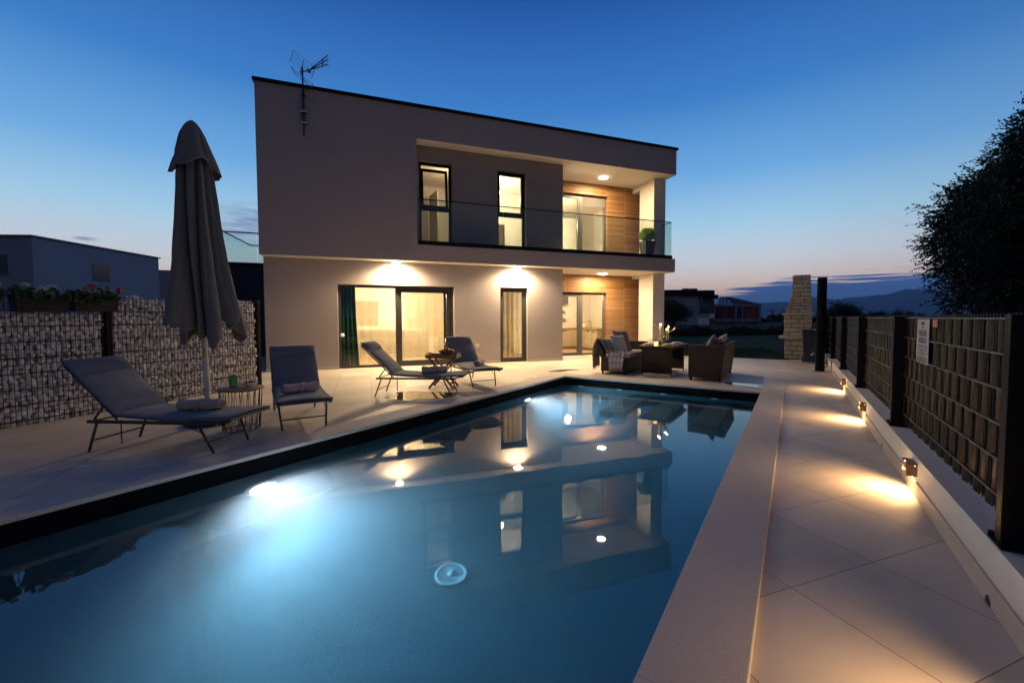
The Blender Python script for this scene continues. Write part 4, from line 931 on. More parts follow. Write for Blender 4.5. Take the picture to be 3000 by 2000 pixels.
# throw draped over near end of the backrest and down the front
th=thing('plaid_throw','cream and navy checked throw with tassels over the near end of the left wicker sofa','blanket',PW(9.69,-3.93),R(-POOL))
EL=[(-.20,.02,.12),(-.205,.01,.40),(-.19,.0,.62),(-.10,-.02,.835),(-.03,-.02,.81),(.03,-.02,.72),(.12,-.03,.585),(.20,-.035,.535),(.235,-.045,.525),(.225,-.062,.44),(.22,-.07,.30),(.24,-.065,.14)]
ER=[(-.20,.45,.16),(-.205,.44,.40),(-.19,.42,.62),(-.10,.40,.835),(-.03,.40,.81),(.03,.40,.74),(.16,.38,.60),(.42,.30,.535),(.60,.05,.53),(.60,-.045,.45),(.585,-.06,.30),(.57,-.06,.16)]
def thr(u,v):
    k=v*(len(EL)-1); i=min(int(k),len(EL)-2); f=k-i
    L_=Vector(EL[i]).lerp(Vector(EL[i+1]),f); R_=Vector(ER[i]).lerp(Vector(ER[i+1]),f); p=L_.lerp(R_,u)
    w=abs(.017*math.sin(u*19+v*3)+.011*math.sin(u*41+1))*(1 if v<.3 or v>.72 else .7)
    nx,ny,nz=(-1,0,.2) if v<.25 else ((0,-1,.1) if v>.74 else (.2,0,1))
    return (p.x+nx*w,p.y+ny*w,p.z+nz*w)
mb=MB(); mb.grid(thr,44,70); mb.uv=[(i/43,j/69*2.2) for j in range(70) for i in range(44)]; mb.build('throw_cloth','throw',th,solid=.006)
mb=MB()
for i in range(22):
    u=i/21
    for v,dz in ((1.0,-.07),(0.0,-.05)):
        p=Vector(thr(u,v)); mb.tube([tuple(p),(p.x+random.uniform(-.006,.006),p.y+random.uniform(-.008,.008),p.z+dz*random.uniform(.7,1.2))],.0045,4)
mb.build('tassel_fringe','throwf' if 'throwf' in M else M.setdefault('throwf',simple('cream_tassel',(.55,.48,.44),.9)),th)

sr=thing('wicker_sofa','brown wicker sofa on the garden side of the table, near arm facing the pool','sofa',PW(9.65,-1.90),R(-POOL),'wicker sofas at the dining table')
mb=MB(); mb.box(.0,.655,.0,.13,.07,.765); mb.build('armrest','wicker',sr,bevel=.012)
mb=MB(); mb.box(.0,.60,1.72,1.85,.07,.72); mb.build('armrest','wicker',sr,bevel=.012)
mb=MB(); mb.box(.02,.60,.131,1.719,.07,.395); mb.build('base','wicker',sr,bevel=.01)
mb=MB(); mb.add([(.60,.0,.07),(.655,.0,.07),(.655,1.85,.07),(.60,1.85,.07),(.64,.0,.77),(.735,.0,.80),(.735,1.85,.80),(.64,1.85,.77)],[(0,1,5,4),(1,2,6,5),(2,3,7,6),(3,0,4,7),(4,5,6,7),(3,2,1,0)]); mb.v=[(x,max(y,.132) if x>.5 and y<.01 and False else y,z) for x,y,z in mb.v]
mb.build('backrest','wicker',sr,bevel=.015)
for x,y in ((.05,.05),(.62,.05),(.05,1.8),(.62,1.8)): mb=MB(); mb.cyl((x,y,0),(x,y,.075),.024,.03,n=8); mb.build('leg','black',sr)
puff(-.03,.58,.14,1.71,.397,.51,edge=.16).build('seat_cushion','beige',sr)
pil('khaki pillow on the right wicker sofa, standing upright','taupe',PW(10.15,-1.52,.50),R(-POOL)+R(80),R(20),.42,.46,.16,.35)
pil('pale rose pillow leaning on the back of the right wicker sofa','rosep',PW(10.35,-1.40,.50),R(-POOL)+R(88),R(28),.52,.50,.18,-.2)

tb=thing('dining_table','brown wicker dining table laid for a candlelit meal between two sofas','dining table',PW(9.98,-2.70),R(-POOL))
mb=MB(); mb.box(-.41,.41,-.02,1.62,.655,.69); mb.build('table_top','wicker',tb,bevel=.004)
mb=MB(); mb.box(-.36,.36,-.0+.02,1.58,.60,.653); mb.build('apron','wicker',tb)
for y in (.02,1.30): 
    mb=MB(); mb.box(-.33,.37,y,y+.06,.05,.60); mb.build('end_panel','wicker',tb,bevel=.008)
    for x in (-.32,.36): mb=MB(); mb.cyl((x,y+.03,0),(x,y+.03,.05),.014,n=8); mb.build('foot','black',tb)
def onT(x,y,z=.6905): v=PF@Vector((x-2.70,y+9.98,0)); return (v.x,v.y,z)
def put(name,label,cat,x,y,group=None): return thing(name,label,cat,onT(x,y),R(-POOL),group)
pl=[(-.25,.38,'nearest left'),(.22,.34,'nearest right'),(-.25,1.12,'far left'),(.24,1.12,'far right')]
lab={0:'stack of white plates on the sofa side of the table, by the lit jar candle',1:'stack of white plates at the near right corner of the wicker table',2:'stack of white plates at the far end of the table, on the villa side',3:'stack of white plates at the far garden-side corner of the table'}
for i,(x,y,_) in enumerate(pl):
    o=put('place_setting',lab[i],'plates',x,y,'place settings on the wicker table')
    mb=MB(); mb.lathe([(0,0),(.165,0),(.168,.006),(.165,.010),(0,.010)],40); mb.build('charger','oak',o)
    mb=MB(); mb.lathe([(0,.0105),(.08,.0105),(.135,.026),(.135,.030),(.085,.018),(0,.017)],40); mb.build('plate','ceramic',o)
    mb=MB(); mb.lathe([(0,.0185),(.06,.019),(.11,.040),(.11,.044),(.065,.028),(0,.027)],40); mb.build('soup_plate','ceramic',o)
def wineglass(o,h=.22,fill=.3):
    mb=MB(); mb.lathe([(.035,.0),(.034,.003),(.006,.008),(.0045,.02),(.0045,.095),(.012,.105),(.034,.125),(.041,.150),(.039,.185),(.032,.22)],28,cap=False); mb.build('glass_body','clearglass',o,solid=.0016)
    mb=MB(); mb.lathe([(0,.108),(.012,.1085),(.032,.127),(.038,.145),(0,.146)],24,cap=False); mb.build('wine','wine',o)
for i,(x,y,l) in enumerate(((-.10,.36,'wine glass with white wine beside the lit jar candle'),(.07,.52,'wine glass with white wine in front of the flowers'),(.17,.62,'wine glass with white wine, rightmost on the table'),(-.06,1.0,'wine glass at the far side of the flower vase'))):
    o=put('wine_glass',l,'wine glass',x,y,'wine glasses on the wicker table'); wineglass(o)
o=put('tumbler','tall clear tumbler standing left of the lit jar candle','glass',-.16,.16); mb=MB(); mb.lathe([(0,.004),(.03,.004),(.034,.02),(.036,.16)],24,cap=False); mb.build('glass_body','clearglass',o,solid=.002)
M['candle']=emit('candle_glow',(1,.52,.12,1),5.5); M['flame']=emit('candle_flame',(1,.55,.16,1),60)
o=put('jar_candle','short lit candle glowing orange in a glass jar at the near edge of the table','candle',-.02,.14)
mb=MB(); mb.lathe([(0,.002),(.042,.002),(.044,.09),(0,.09)],24); mb.build('wax','candle',o); mb=MB(); mb.lathe([(.046,0),(.048,.11)],24,cap=False); mb.build('jar','clearglass',o,solid=.002)
for i,(x,y,h,l) in enumerate(((-.04,.55,.47,'leftmost of the four tall lit candles on the table'),(.02,.42,.47,'second tall lit candle from the left, in front of the vase'),(.12,.55,.36,'shortest of the four tall lit candles, right of the vase'),(.15,.60,.42,'rightmost of the four tall lit candles on the table'))):
    o=put('taper_candle',l,'candle',x,y,'tall lit candles on the wicker table')
    mb=MB(); mb.lathe([(0,0),(.035,0),(.035,.008),(.012,.02),(.012,.10),(.018,.11),(0,.11)],20); mb.build('holder','anthr',o)
    mb=MB(); mb.cyl((0,0,.11),(0,0,h),.011,.009,n=12); mb.build('wax','wax',o)
    mb=MB(); mb.lathe([(0,h+.004),(.006,h+.014),(.0075,h+.022),(.004,h+.038),(0,h+.052)],10,cap=False); mb.build('flame','flame',o)
    light('candle_light','POINT',(0,0,h+.03),1.1,(1,.56,.22),o,.02)
o=put('table_vase','clear glass vase of white anthuriums and leaves in the middle of the table','vase',.03,.66)
mb=MB(); mb.lathe([(0,.003),(.05,.003),(.052,.18),(.05,.24)],28,cap=False); mb.build('vase_body','clearglass',o,solid=.003)
tips=[(-.20,.0,.40),(-.10,-.03,.36),(.20,.0,.34),(.16,.06,.40)]
mb=MB()
for tx,ty,tz in tips+[(.12,-.02,.30),(.05,.05,.33)]: mb.tube([(0,0,.01),(tx*.25,ty*.3,.2),(tx*.7,ty*.8,tz*.9),(tx,ty,tz)],.003,5)
mb.build('flower_stem','stemleaf',o)
for k,(tx,ty,tz) in enumerate(tips[:3]): calla(None,None,(tx,ty,tz),.085,[-.6,.3,2.2][k]).build('flower','whitep',o,solid=.002)
mb=MB()
for k in range(9):
    a=random.uniform(-1.2,1.8); L=random.uniform(.12,.20); b=random.uniform(.5,1.1)
    mb.grid(lambda u,v:(math.cos(a)*(.02+v*L*math.sin(b))-math.sin(a)*(u-.5)*.07*math.sin(PI*v),math.sin(a)*(.02+v*L*math.sin(b))+math.cos(a)*(u-.5)*.07*math.sin(PI*v),.18+v*L*math.cos(b)+.3*L*math.sin(v*2)),5,7)
mb.build('leaves','stemleaf',o)

# ------------------------------------------------------------------ stone fireplace (pool frame)
fp=thing('stone_barbecue','tall outdoor barbecue chimney of split stone blocks at the far terrace edge','barbecue',PW(16.42,-.23),R(-POOL))
# local x: 0..0.76 (b), y 0..0.75 (a)
def course(mb,x0,x1,y0,y1,z0,z1,off):
    # blocks around the four faces of one course; slightly uneven
    g=.016
    def run(p0,p1,ax,fix,th):
        L=p1-p0; n=max(1,round(L/.40)); bl=L/n; xs=[p0]; s=p0+bl*(random.uniform(.38,.62) if off else random.uniform(.88,1.1))
        while s<p1-.07: xs.append(s); s+=bl*random.uniform(.85,1.15)
        xs.append(p1)
        for a,b in zip(xs,xs[1:]):
            if b-a<.02: continue
            j=random.uniform(-.012,.006)
            lo=[a+g/2,b-g/2]; f0,f1=sorted((fix,fix+th)); 
            if th>0: f0-=j
            else: f1+=j
            if ax=='x': mb.box(lo[0],lo[1],f0,f1,z0+g/2,z1-g/2)
            else: mb.box(f0,f1,lo[0],lo[1],z0+g/2,z1-g/2)
    run(x0,x1,'x',y0,.07); run(x0,x1,'x',y1,-.07); run(y0+.075,y1-.075,'y',x0,.07); run(y0+.075,y1-.075,'y',x1,-.07)
mb=MB(); mc=MB()
z=0;k=0
def lay(zs,fx0,fx1,y0,y1):
    global k
    for za,zb in zip(zs,zs[1:]):
        zm=(za+zb)/2; x0=fx0(zm); x1=fx1(zm); course(mb,x0,x1,y0,y1,za,zb,k%2); mc.box(x0+.02,x1-.02,y0+.02,y1-.02,za,zb); k+=1
lay([0,.115,.27,.425,.58,.66],lambda z:.0,lambda z:.755,0,.72); body=mb.build('base','block',fp,bevel=.012)
mb=MB(); lay([.745,.885,1.025,1.165,1.305,1.435],lambda z:-.03,lambda z:.745,0,.72); mb.build('firebox','block',fp,bevel=.012)
mb=MB(); lay([1.505,1.62,1.735,1.82,1.93,2.04],lambda z:.0+(z-1.51)*.36-.03,lambda z:.735-(z-1.5)*.02,0.03,.69); mb.build('hood','block',fp,bevel=.012)
mb=MB(); lay([2.04,2.18,2.31,2.45,2.59,2.735],lambda z:.165+(z-2.04)*.03,lambda z:.715-(z-2.04)*.06,.12,.60); mb.build('chimney','block',fp,bevel=.012)
mb2=mc; mb2.build('mortar_core','mortar',fp)
for (x0,x1,z0,z1) in ((-.165,.79,.66,.745),(-.10,.765,1.435,1.505)): mb=MB(); mb.box(x0,x1,-.04,.76,z0,z1); mb.build('stone_shelf','slab',fp,bevel=.01)

# ------------------------------------------------------------------ solar shower, hose post
sh=thing('garden_shower','tall black solar shower column with a chrome rain head beside the low wall','shower',PW(12.95,.585),R(-POOL))
mb=MB(); mb.lathe([(0,.0),(.10,.0),(.10,2.32),(.104,2.32),(.104,2.345),(0,2.345)],28); mb.box(-.10,.10,.0,.09,.02,2.32); mb.build('column','black',sh,bevel=.0)
mb=MB(); mb.box(-.13,.13,-.12,.12,0,.012); mb.build('foot_plate','steel',sh)
mb=MB(); mb.tube([(-.10,0,2.265),(-.24,0,2.265),(-.31,0,2.25),(-.355,0,2.20),(-.375,0,2.165)],.011,8); hd=mb.build('arm','steel',sh)
mb=MB(T(-.385,0,2.14)@RY(R(18))); mb.lathe([(0,.03),(.02,.028),(.03,.012),(.10,.006),(.10,-.002),(0,-.004)],28); mb.build('shower_head','steel',sh)
mb=MB(); mb.cyl((-.10,0,.43),(-.17,0,.43),.011); mb.cyl((-.165,0,.43),(-.18,0,.40),.011); mb.cyl((-.135,0,.43),(-.135,0,.48),.008); mb.cyl((-.135,-.0,.48),(-.18,0,.50),.006); mb.build('foot_tap','steel',sh)
mb=MB(); mb.cyl((-.10,0,1.05),(-.15,0,1.05),.018); mb.cyl((-.14,0,1.05),(-.15,-.03,1.09),.008); mb.build('mixer_tap','steel',sh)
mb=MB(); mb.tube([(.10,.02,.10),(.14,.05,.12),(.16,.08,.22),(.13,.10,.28),(.18,.14,.285),(.24,.15,.26),(.24,.15,.0)],.010,7); mb.build('supply_hose','anthr',sh)
wb=thing('wheelie_bin','dark bin half hidden between the barbecue chimney and the shower','bin',PW(15.3,.50),R(-POOL))
mb=MB(); mb.add([(-.22,-.22,.05),(.22,-.22,.05),(.22,.26,.05),(-.22,.26,.05),(-.27,-.28,.95),(.27,-.28,.95),(.27,.30,.95),(-.27,.30,.95)],[(0,1,5,4),(1,2,6,5),(2,3,7,6),(3,0,4,7),(4,5,6,7),(3,2,1,0)]); mb.build('bin_body','navyp' if 'navyp' in M else M.setdefault('navyp',simple('dark_blue_plastic',(.012,.02,.045),.5)),wb,bevel=.02)
mb=MB(); mb.box(-.28,.28,-.30,.32,.955,1.0); mb.build('lid','navyp',wb,bevel=.02)
for s in (-1,1): mb=MB(); mb.cyl((s*.19,.26,.09),(s*.25,.26,.09),.09,n=20); mb.build('wheel','rubber',wb)

# ------------------------------------------------------------------ terrace details: puddles, floor lids
M['wet']=mat('standing_water',lambda t,o: pbsdf(t,o,(.10,.085,.07,1),.03,spec=.9,IOR=1.33))
def puddle(label,pts,name='puddle'):
    c=sum((Vector(p+(0,)) for p in pts),Vector())/len(pts); N=64; out_=[]
    P=[Vector(p+(0,)) for p in pts]; n=len(P)
    for i in range(n):
        p0,p1,p2,p3=P[i-1],P[i],P[(i+1)%n],P[(i+2)%n]
        for k in range(8):
            t_=k/8; q=.5*((2*p1)+(-p0+p2)*t_+(2*p0-5*p1+4*p2-p3)*t_**2+(-p0+3*p1-3*p2+p3)*t_**3); out_.append((q.x,q.y,.0035))
    mb=MB(); mb.add(out_+[(c.x,c.y,.0045)],[(i,(i+1)%len(out_),len(out_)) for i in range(len(out_))],True); o=mb.build(name,'wet'); tag(o,label,'puddle',kind=None); return o
puddle('wet patch of spilled water under the side-on lounger',[(.27,7.5),(.50,7.22),(.67,7.06),(.75,7.20),(1.27,7.12),(1.55,7.45),(1.29,7.72),(1.05,7.80),(.8,8.02),(.49,7.94),(.52,7.70)])
puddle('wet patch reflecting the sky beside the right wicker sofa',[(6.88,6.55),(7.12,6.80),(7.22,6.60),(7.42,6.30),(7.46,6.17),(7.28,6.20),(7.15,5.98),(7.06,6.20)])
puddle('thin wet patch on the paving between the villa corner and the left wicker sofa',[(4.3,9.75),(4.9,10.0),(5.25,9.8),(4.9,9.72),(4.6,9.55)])
sk=thing('skimmer_lid','round pale lid set flush in the terrace by the far pool corner','lid',(3.60,9.05,0)); mb=MB(); mb.lathe([(0,.0),(.115,.0),(.115,.005),(.10,.0055),(.098,.0035),(0,.004)],32); mb.build('lid_disc','plastic_white',sk)
mb=MB(); mb.cyl((0,0,.004),(0,0,.0052),.022); mb.build('lid_grip','anthr',sk)

# ------------------------------------------------------------------ potted shrub on the balcony
pp=thing('potted_boxwood','clipped round green shrub in a black square pot on the balcony','plant',(8.98,12.05,FT+.001))
mb=MB(); mb.add([(-.14,-.14,0),(.14,-.14,0),(.14,.14,0),(-.14,.14,0),(-.20,-.20,.47),(.20,-.20,.47),(.20,.20,.47),(-.20,.20,.47),(-.175,-.175,.45),(.175,-.175,.45),(.175,.175,.45),(-.175,.175,.45)],[(0,1,5,4),(1,2,6,5),(2,3,7,6),(3,0,4,7),(3,2,1,0),(4,5,9,8),(5,6,10,9),(6,7,11,10),(7,4,8,11),(8,9,10,11)]); mb.build('pot','anthr',pp)
mb=MB(); mb.tube([(0,0,.44),(.01,0,.55),(0,0,.66)],.016,6); mb.build('trunk','bark',pp)
def leafcloud(rg,n,cfn,size,up=.2):
    C=np.array([cfn(rg) for _ in range(n)]); N=rg.normal(size=(n,3)); N/=np.linalg.norm(N,axis=1)[:,None]; A=np.cross(N,rg.normal(size=(n,3))); A/=np.linalg.norm(A,axis=1)[:,None]; B=np.cross(N,A); s=size*rg.uniform(.6,1.3,n)[:,None]
    V=np.empty((n*4,3)); V[0::4]=C-A*s; V[1::4]=C+B*s*.42; V[2::4]=C+A*s; V[3::4]=C-B*s*.42; return V,np.arange(n*4).reshape(-1,4)
def ballf(r,c,pw=.4):
    def f(rg):
        d=rg.normal(size=3); d/=np.linalg.norm(d); q=1+.10*math.sin(5*d[0]+2)*math.sin(6*d[1])+.06*math.sin(11*d[2]); return np.array(c)+d*r*q*rg.random()**pw*np.array([1,1,.88])
    return f
V,F=leafcloud(RNG,5200,ballf(.27,(0,0,.70),.25),.022); npmesh('crown','',[],'') if 0 else npmesh('crown',V,F,'boxleaf',pp)

# ------------------------------------------------------------------ roof antenna
an=thing('tv_antenna','television aerial on a pole clamped to the upper left of the villa front','antenna',(-1.34,11.69,0))
mb=MB(); mb.cyl((0,0,5.78),(0,0,7.46),.021,n=12); mb.build('mast','anthr',an)
mb=MB(); mb.tube([(.045,-.01,6.98),(.045,-.01,6.4),(.055,-.01,6.2),(.10,-.01,6.08),(.06,-.02,6.0),(.02,0,6.02)],.016,7); mb.build('cable_conduit','concrete',an)
for z in (6.38,6.11): mb=MB(); mb.box(-.07,.09,-.03,.07,z-.02,z+.02); mb.build('bracket','steel',an)
for z in (6.95,6.75,6.33): mb=MB(); mb.cyl((.02,-.005,z-.012),(.02,-.005,z+.012),.045,n=14); mb.build('clamp_band','black',an)
aa_=Vector((.64,-.10,.26)).normalized(); 
mb=MB(); 
p0=Vector((-.05,-.02,7.29)); hub=p0+Vector((.20,-.02,.08)); mb.cyl(p0,hub,.014,n=8)
side=aa_.cross(Vector((0,0,1))).normalized()
for dz,end in ((.0,Vector((.63,-.1,.47))),(.0,Vector((.64,-.1,.38))),(.0,Vector((.63,-.1,.26)))): mb.cyl(hub,p0+end,.010,n=6)
bm_=mb.build('boom','anthr',an)
mb=MB()
for end in (Vector((.63,-.1,.47)),Vector((.64,-.1,.38)),Vector((.63,-.1,.26))):
    for k in range(7):
        c=hub.lerp(p0+end,.25+.75*k/6); w=.075; dd_=Vector((.9,.2,-.55)).normalized(); mb.cyl(c-dd_*w,c+dd_*w,.003,n=4)
mb.build('director_rods','steel',an)
mb=MB(); e_=hub.lerp(p0+Vector((.63,-.1,.36)),.72); mb.box(e_.x-.012,e_.x+.012,e_.y-.02,e_.y+.02,e_.z-.09,e_.z+.09); mb.box(hub.x-.04,hub.x+.04,hub.y-.03,hub.y+.03,hub.z-.05,hub.z+.02); mb.build('junction_box','concrete',an)
for s,(o0,o1) in ((1,(Vector((0,0,0)),Vector((.10,0,.34)))),(-1,(Vector((0,0,0)),Vector((.13,0,-.24))))):
    mb=MB(); mb.cyl(p0,p0+o1,.012,n=6); a_=p0+o1*.2; b_=p0+o1; d_=Vector((.9,.25,-.52)).normalized()
    for k in range(5): c=a_.lerp(b_,k/4)+Vector((.0,0,0)); mb.cyl(c-d_*.26,c+d_*.27,.0035,n=4)
    for q in (-.26,.27): mb.cyl(a_+d_*q,b_+d_*q,.009,n=6)
    mb.build('reflector_grid','steel',an)

# ------------------------------------------------------------------ interiors
def room(name,x0,x1,y0,y1,z0,z1,wall_m='room',floor_m='oak',front=None):
    mb=MB(); mb.quad((x0,y0,z0),(x1,y0,z0),(x1,y1,z0),(x0,y1,z0)); mb.build(name+'_floor',floor_m,villa)
    mb=MB(); mb.quad((x0,y1,z0),(x1,y1,z0),(x1,y1,z1),(x0,y1,z1)); mb.quad((x0,y0,z0),(x0,y1,z0),(x0,y1,z1),(x0,y0,z1)); mb.quad((x1,y0,z0),(x1,y1,z0),(x1,y1,z1),(x1,y0,z1)); mb.quad((x0,y0,z1),(x1,y0,z1),(x1,y1,z1),(x0,y1,z1)); mb.build(name+'_wall',wall_m,villa)
room('living_room',-2.0,5.5,Y0+.36,16.6,.02,2.68)
room('kitchen',5.95,9.55,Y2+.31,16.9,.02,2.68)
room('bedroom',1.0,2.95,Y0+.36,15.2,FT+.01,5.95,'room'); room('bedroom',3.0,5.5,Y0+.36,15.0,FT+.01,5.95,'roomwhite'); room('bedroom',5.95,9.55,Y2+.31,16.6,FT+.01,5.95,'roomwhite')
M['bulb']=emit('warm_bulb',(1,.80,.52,1),40)
def pend(x,y,z,p,label,col=(1,.79,.54)):
    o=thing('pendant_lamp',label,'lamp',(x,y,z)); mb=MB(); mb.cyl((0,0,.10),(0,0,.5 if z<2 or (z>4 and z<5.3) else .15),.004,n=5); mb.build('cord','anthr',o)
    mb=MB(); mb.lathe([(.01,.10),(.05,.07),(.075,.0),(.05,-.05),(0,-.07)],20,cap=False); mb.build('bulb','bulb',o); light('lamp_light','POINT',(0,0,-.12),p,col,o,.12)
pend(1.2,14.6,2.35,560,'lit ceiling lamp seen through the curtain of the large sliding window')
pend(7.6,15.2,2.45,190,'lit kitchen lamp behind the lower glazed door')
pend(2.76,12.95,5.6,48,'lit lamp in the bedroom behind the tilted window')
pend(4.2,13.6,5.5,130,'bright lamp in the room behind the plain upper window')
pend(6.75,14.9,5.05,190,'star-shaped glow of a lamp behind the upper glazed door')
def curtain(o_name,m_,x0,x1,y,z0,z1,parent,k,a,flare=0):
    mb=MB(); n=int((x1-x0)*60)+8
    mb.grid(lambda u,v:(x0+(x1-x0)*u+flare*(1-v)**2*(u-.3),y+a*math.sin(u*k*(x1-x0))*(.7+.3*(1-v)),z0+(z1-z0)*v),n,10); return mb.build(o_name,m_,parent)
cu=thing('sheer_curtain','dotted sheer curtain behind the large sliding window','curtain',(0,0,0)); curtain('cloth','sheer',-.60,2.40,Y0+.42,.06,2.30,cu,26,.012)
cu=thing('sheer_curtain','dotted sheer curtain behind the narrow ground-floor window','curtain',(0,0,0)); curtain('cloth','sheer',3.80,4.60,Y0+.42,.06,2.30,cu,40,.03)
cu=thing('velvet_curtain','dark green velvet curtain at the left side of the large window','curtain',(0,0,0)); curtain('cloth','green',-.66,-.26,Y0+.33,.05,2.30,cu,62,.03,.12)
cu=thing('velvet_curtain','dark green velvet curtain at the right side of the large window','curtain',(0,0,0)); curtain('cloth','green',2.17,2.42,Y0+.33,.05,2.30,cu,70,.025)
so=thing('indoor_sofa','grey indoor sofa seen through the dotted curtain','sofa',(.75,15.2,.02))
mb=MB(); mb.box(-1.25,1.25,-.45,.45,.12,.42); mb.build('base','sofain',so,bevel=.04)
mb=MB(); mb.box(-1.25,1.25,-.50,-.22,.3,.98); mb.build('backrest','sofain',so,bevel=.07)
mb=MB(); mb.box(1.0,1.28,-.45,.45,.3,.68); mb.build('armrest','sofain',so,bevel=.08)
for x in (-1.1,1.1): mb=MB(); mb.cyl((x,-.4,0),(x,-.4,.12),.02); mb.build('leg','anthr',so)
ac=thing('armchair','round beige armchair behind the curtain, right of the grey sofa','armchair',(2.45,14.3,.02))
mb=MB(); mb.lathe([(0,.15),(.34,.15),(.38,.35),(.38,.42),(0,.44)],32); mb.build('seat','beige',ac)
mb=MB(); mb.grid(lambda u,v:((.40+.03*v)*math.cos(-.3+u*3.8-PI/2-1.6+PI*.0),(.40+.03*v)*math.sin(-.3+u*3.8-PI/2-1.6),.15+v*.62*math.sin(PI*(.15+.7*u))**.5),26,8); mb.build('backrest','beige',ac,solid=.09)
for k in range(4): a=PI/4+k*PI/2; mb=MB(); mb.cyl((.25*math.cos(a),.25*math.sin(a),.15),(.3*math.cos(a),.3*math.sin(a),0),.014); mb.build('leg','oak',ac)
pi=thing('wall_picture','brown picture hanging above the grey sofa','picture',(-.05,16.57,1.55)); mb=MB(); mb.box(-.5,.5,-.02,.0,-.45,.45); mb.build('frame','oak',pi); mb=MB(); mb.box(-.46,.46,-.026,-.0205,-.41,.41); mb.build('canvas','taupe',pi)
sl_=thing('slat_panel','vertical wood slat panel on the living room wall','wall panel',(2.0,16.55,.02)); mb=MB()
for k in range(24): mb.box(-.6+.07*k,-.56+.07*k,-.03,0,0,2.6)
mb.build('slats','oak',sl_)
wd=thing('sideboard','tall beige cupboard at the right of the living room','cupboard',(3.7,15.9,.02)); mb=MB(); mb.box(-.9,.9,-.3,.3,0,2.3); mb.build('carcass','beigecab',wd,bevel=.01)
for z in (.6,1.15,1.7): mb=MB(); mb.box(-.88,.88,-.305,-.301,z-.004,z+.004); mb.build('drawer_gap','darkcab',wd)
dch=thing('dining_chair','dark thin-legged chair behind the narrow window','chair',(4.25,13.5,.02)); mb=MB(); mb.box(-.22,.22,-.22,.22,.42,.47); mb.build('seat','darkcab',dch)
mb=MB(); mb.box(-.21,.21,.19,.22,.47,.85); mb.build('backrest','darkcab',dch,bevel=.01)
for x in (-.19,.19):
    for y in (-.19,.19): mb=MB(); mb.cyl((x,y,0),(x*.9,y*.9,.42),.012); mb.build('leg','anthr',dch)
# kitchen
kt=thing('kitchen_units','beige kitchen base units with oak worktop and dark wall cupboards','kitchen',(0,0,.02))
mb=MB(); mb.box(5.97,9.53,16.25,16.88,.12,.86); mb.box(8.55,9.53,14.6,16.25,.12,.86); mb.build('base_unit','beigecab',kt)
mb=MB(); mb.box(5.97,9.53,16.30,16.86,0,.12); mb.box(8.62,9.53,14.65,16.30,0,.12); mb.build('plinth','oak',kt)
mb=MB(); mb.box(5.97,9.53,16.22,16.89,.862,.90); mb.box(8.52,9.53,14.57,16.22,.862,.90); mb.build('worktop','oak',kt)
mb=MB(); mb.box(6.3,7.55,16.5,16.88,1.45,2.6); mb.build('wall_cupboard','darkcab',kt)
mb=MB(); mb.box(7.56,8.25,16.5,16.88,1.95,2.6); mb.build('wall_cupboard','darkcab',kt)
for x in (6.6,7.2,7.8,8.35): mb=MB(); mb.box(x-.003,x+.003,16.246,16.249,.14,.85); mb.build('door_gap','darkcab',kt); 
for x in (6.75,7.35,7.95): mb=MB(); mb.box(x-.08,x+.08,16.225,16.246,.78,.80); mb.build('handle','anthr',kt)
for y in (15.0,15.6): mb=MB(); mb.box(8.545,8.549,y-.003,y+.003,.14,.85); mb.build('door_gap','darkcab',kt)
for y in (14.85,15.3,15.9): mb=MB(); mb.box(8.525,8.546,y-.08,y+.08,.78,.80); mb.build('handle','anthr',kt)
for z in (1.35,1.65): mb=MB(); mb.box(7.58,8.25,16.6,16.87,z,z+.008); mb.build('glass_shelf','edge',kt)
tp=thing('kitchen_tap','black curved kitchen tap behind the lower glazed door','tap',(8.75,15.4,.92)); mb=MB(); mb.tube([(0,0,0),(0,0,.26),(-.02,0,.29),(-.06,0,.30),(-.15,0,.30),(-.155,0,.27)],.011,8); mb.build('spout','black',tp)
for (x,y,s,m_,l) in ((7.0,16.45,.10,'steel','round steel kettle on the kitchen worktop'),(7.9,16.5,.07,'darkfruit','dark coffee jar on the kitchen worktop'),(8.7,15.9,.075,'plastic_white','roll of kitchen paper beside the kitchen tap')):
    o=thing('kitchen_canister',l,'canister',(x,y,.922)); mb=MB(); mb.lathe([(0,0),(s*.8,0),(s,.04),(s*.95,s*2),(s*.5,s*2.4),(0,s*2.5)],20); mb.build('body',m_,o); mb=MB(); mb.lathe([(0,s*2.5),(s*.2,s*2.5),(s*.2,s*2.8),(0,s*2.8)],12); mb.build('knob','anthr',o)
kw=thing('kitchen_window','white inner window ajar beside the kitchen tap','window',(9.52,15.3,1.2)); mb=MB(); 
for q in ((-.35,-.28,0,1.1),(.28,.35,0,1.1),(-.28,.28,0,.07),(-.28,.28,1.03,1.1)): mb.box(-.04,.0,q[0],q[1],q[2],q[3])
mb.build('frame','ceramic',kw); mb=MB(); mb.box(-.02,-.012,-.28,.28,.07,1.03); mb.build('pane','darkcab',kw)
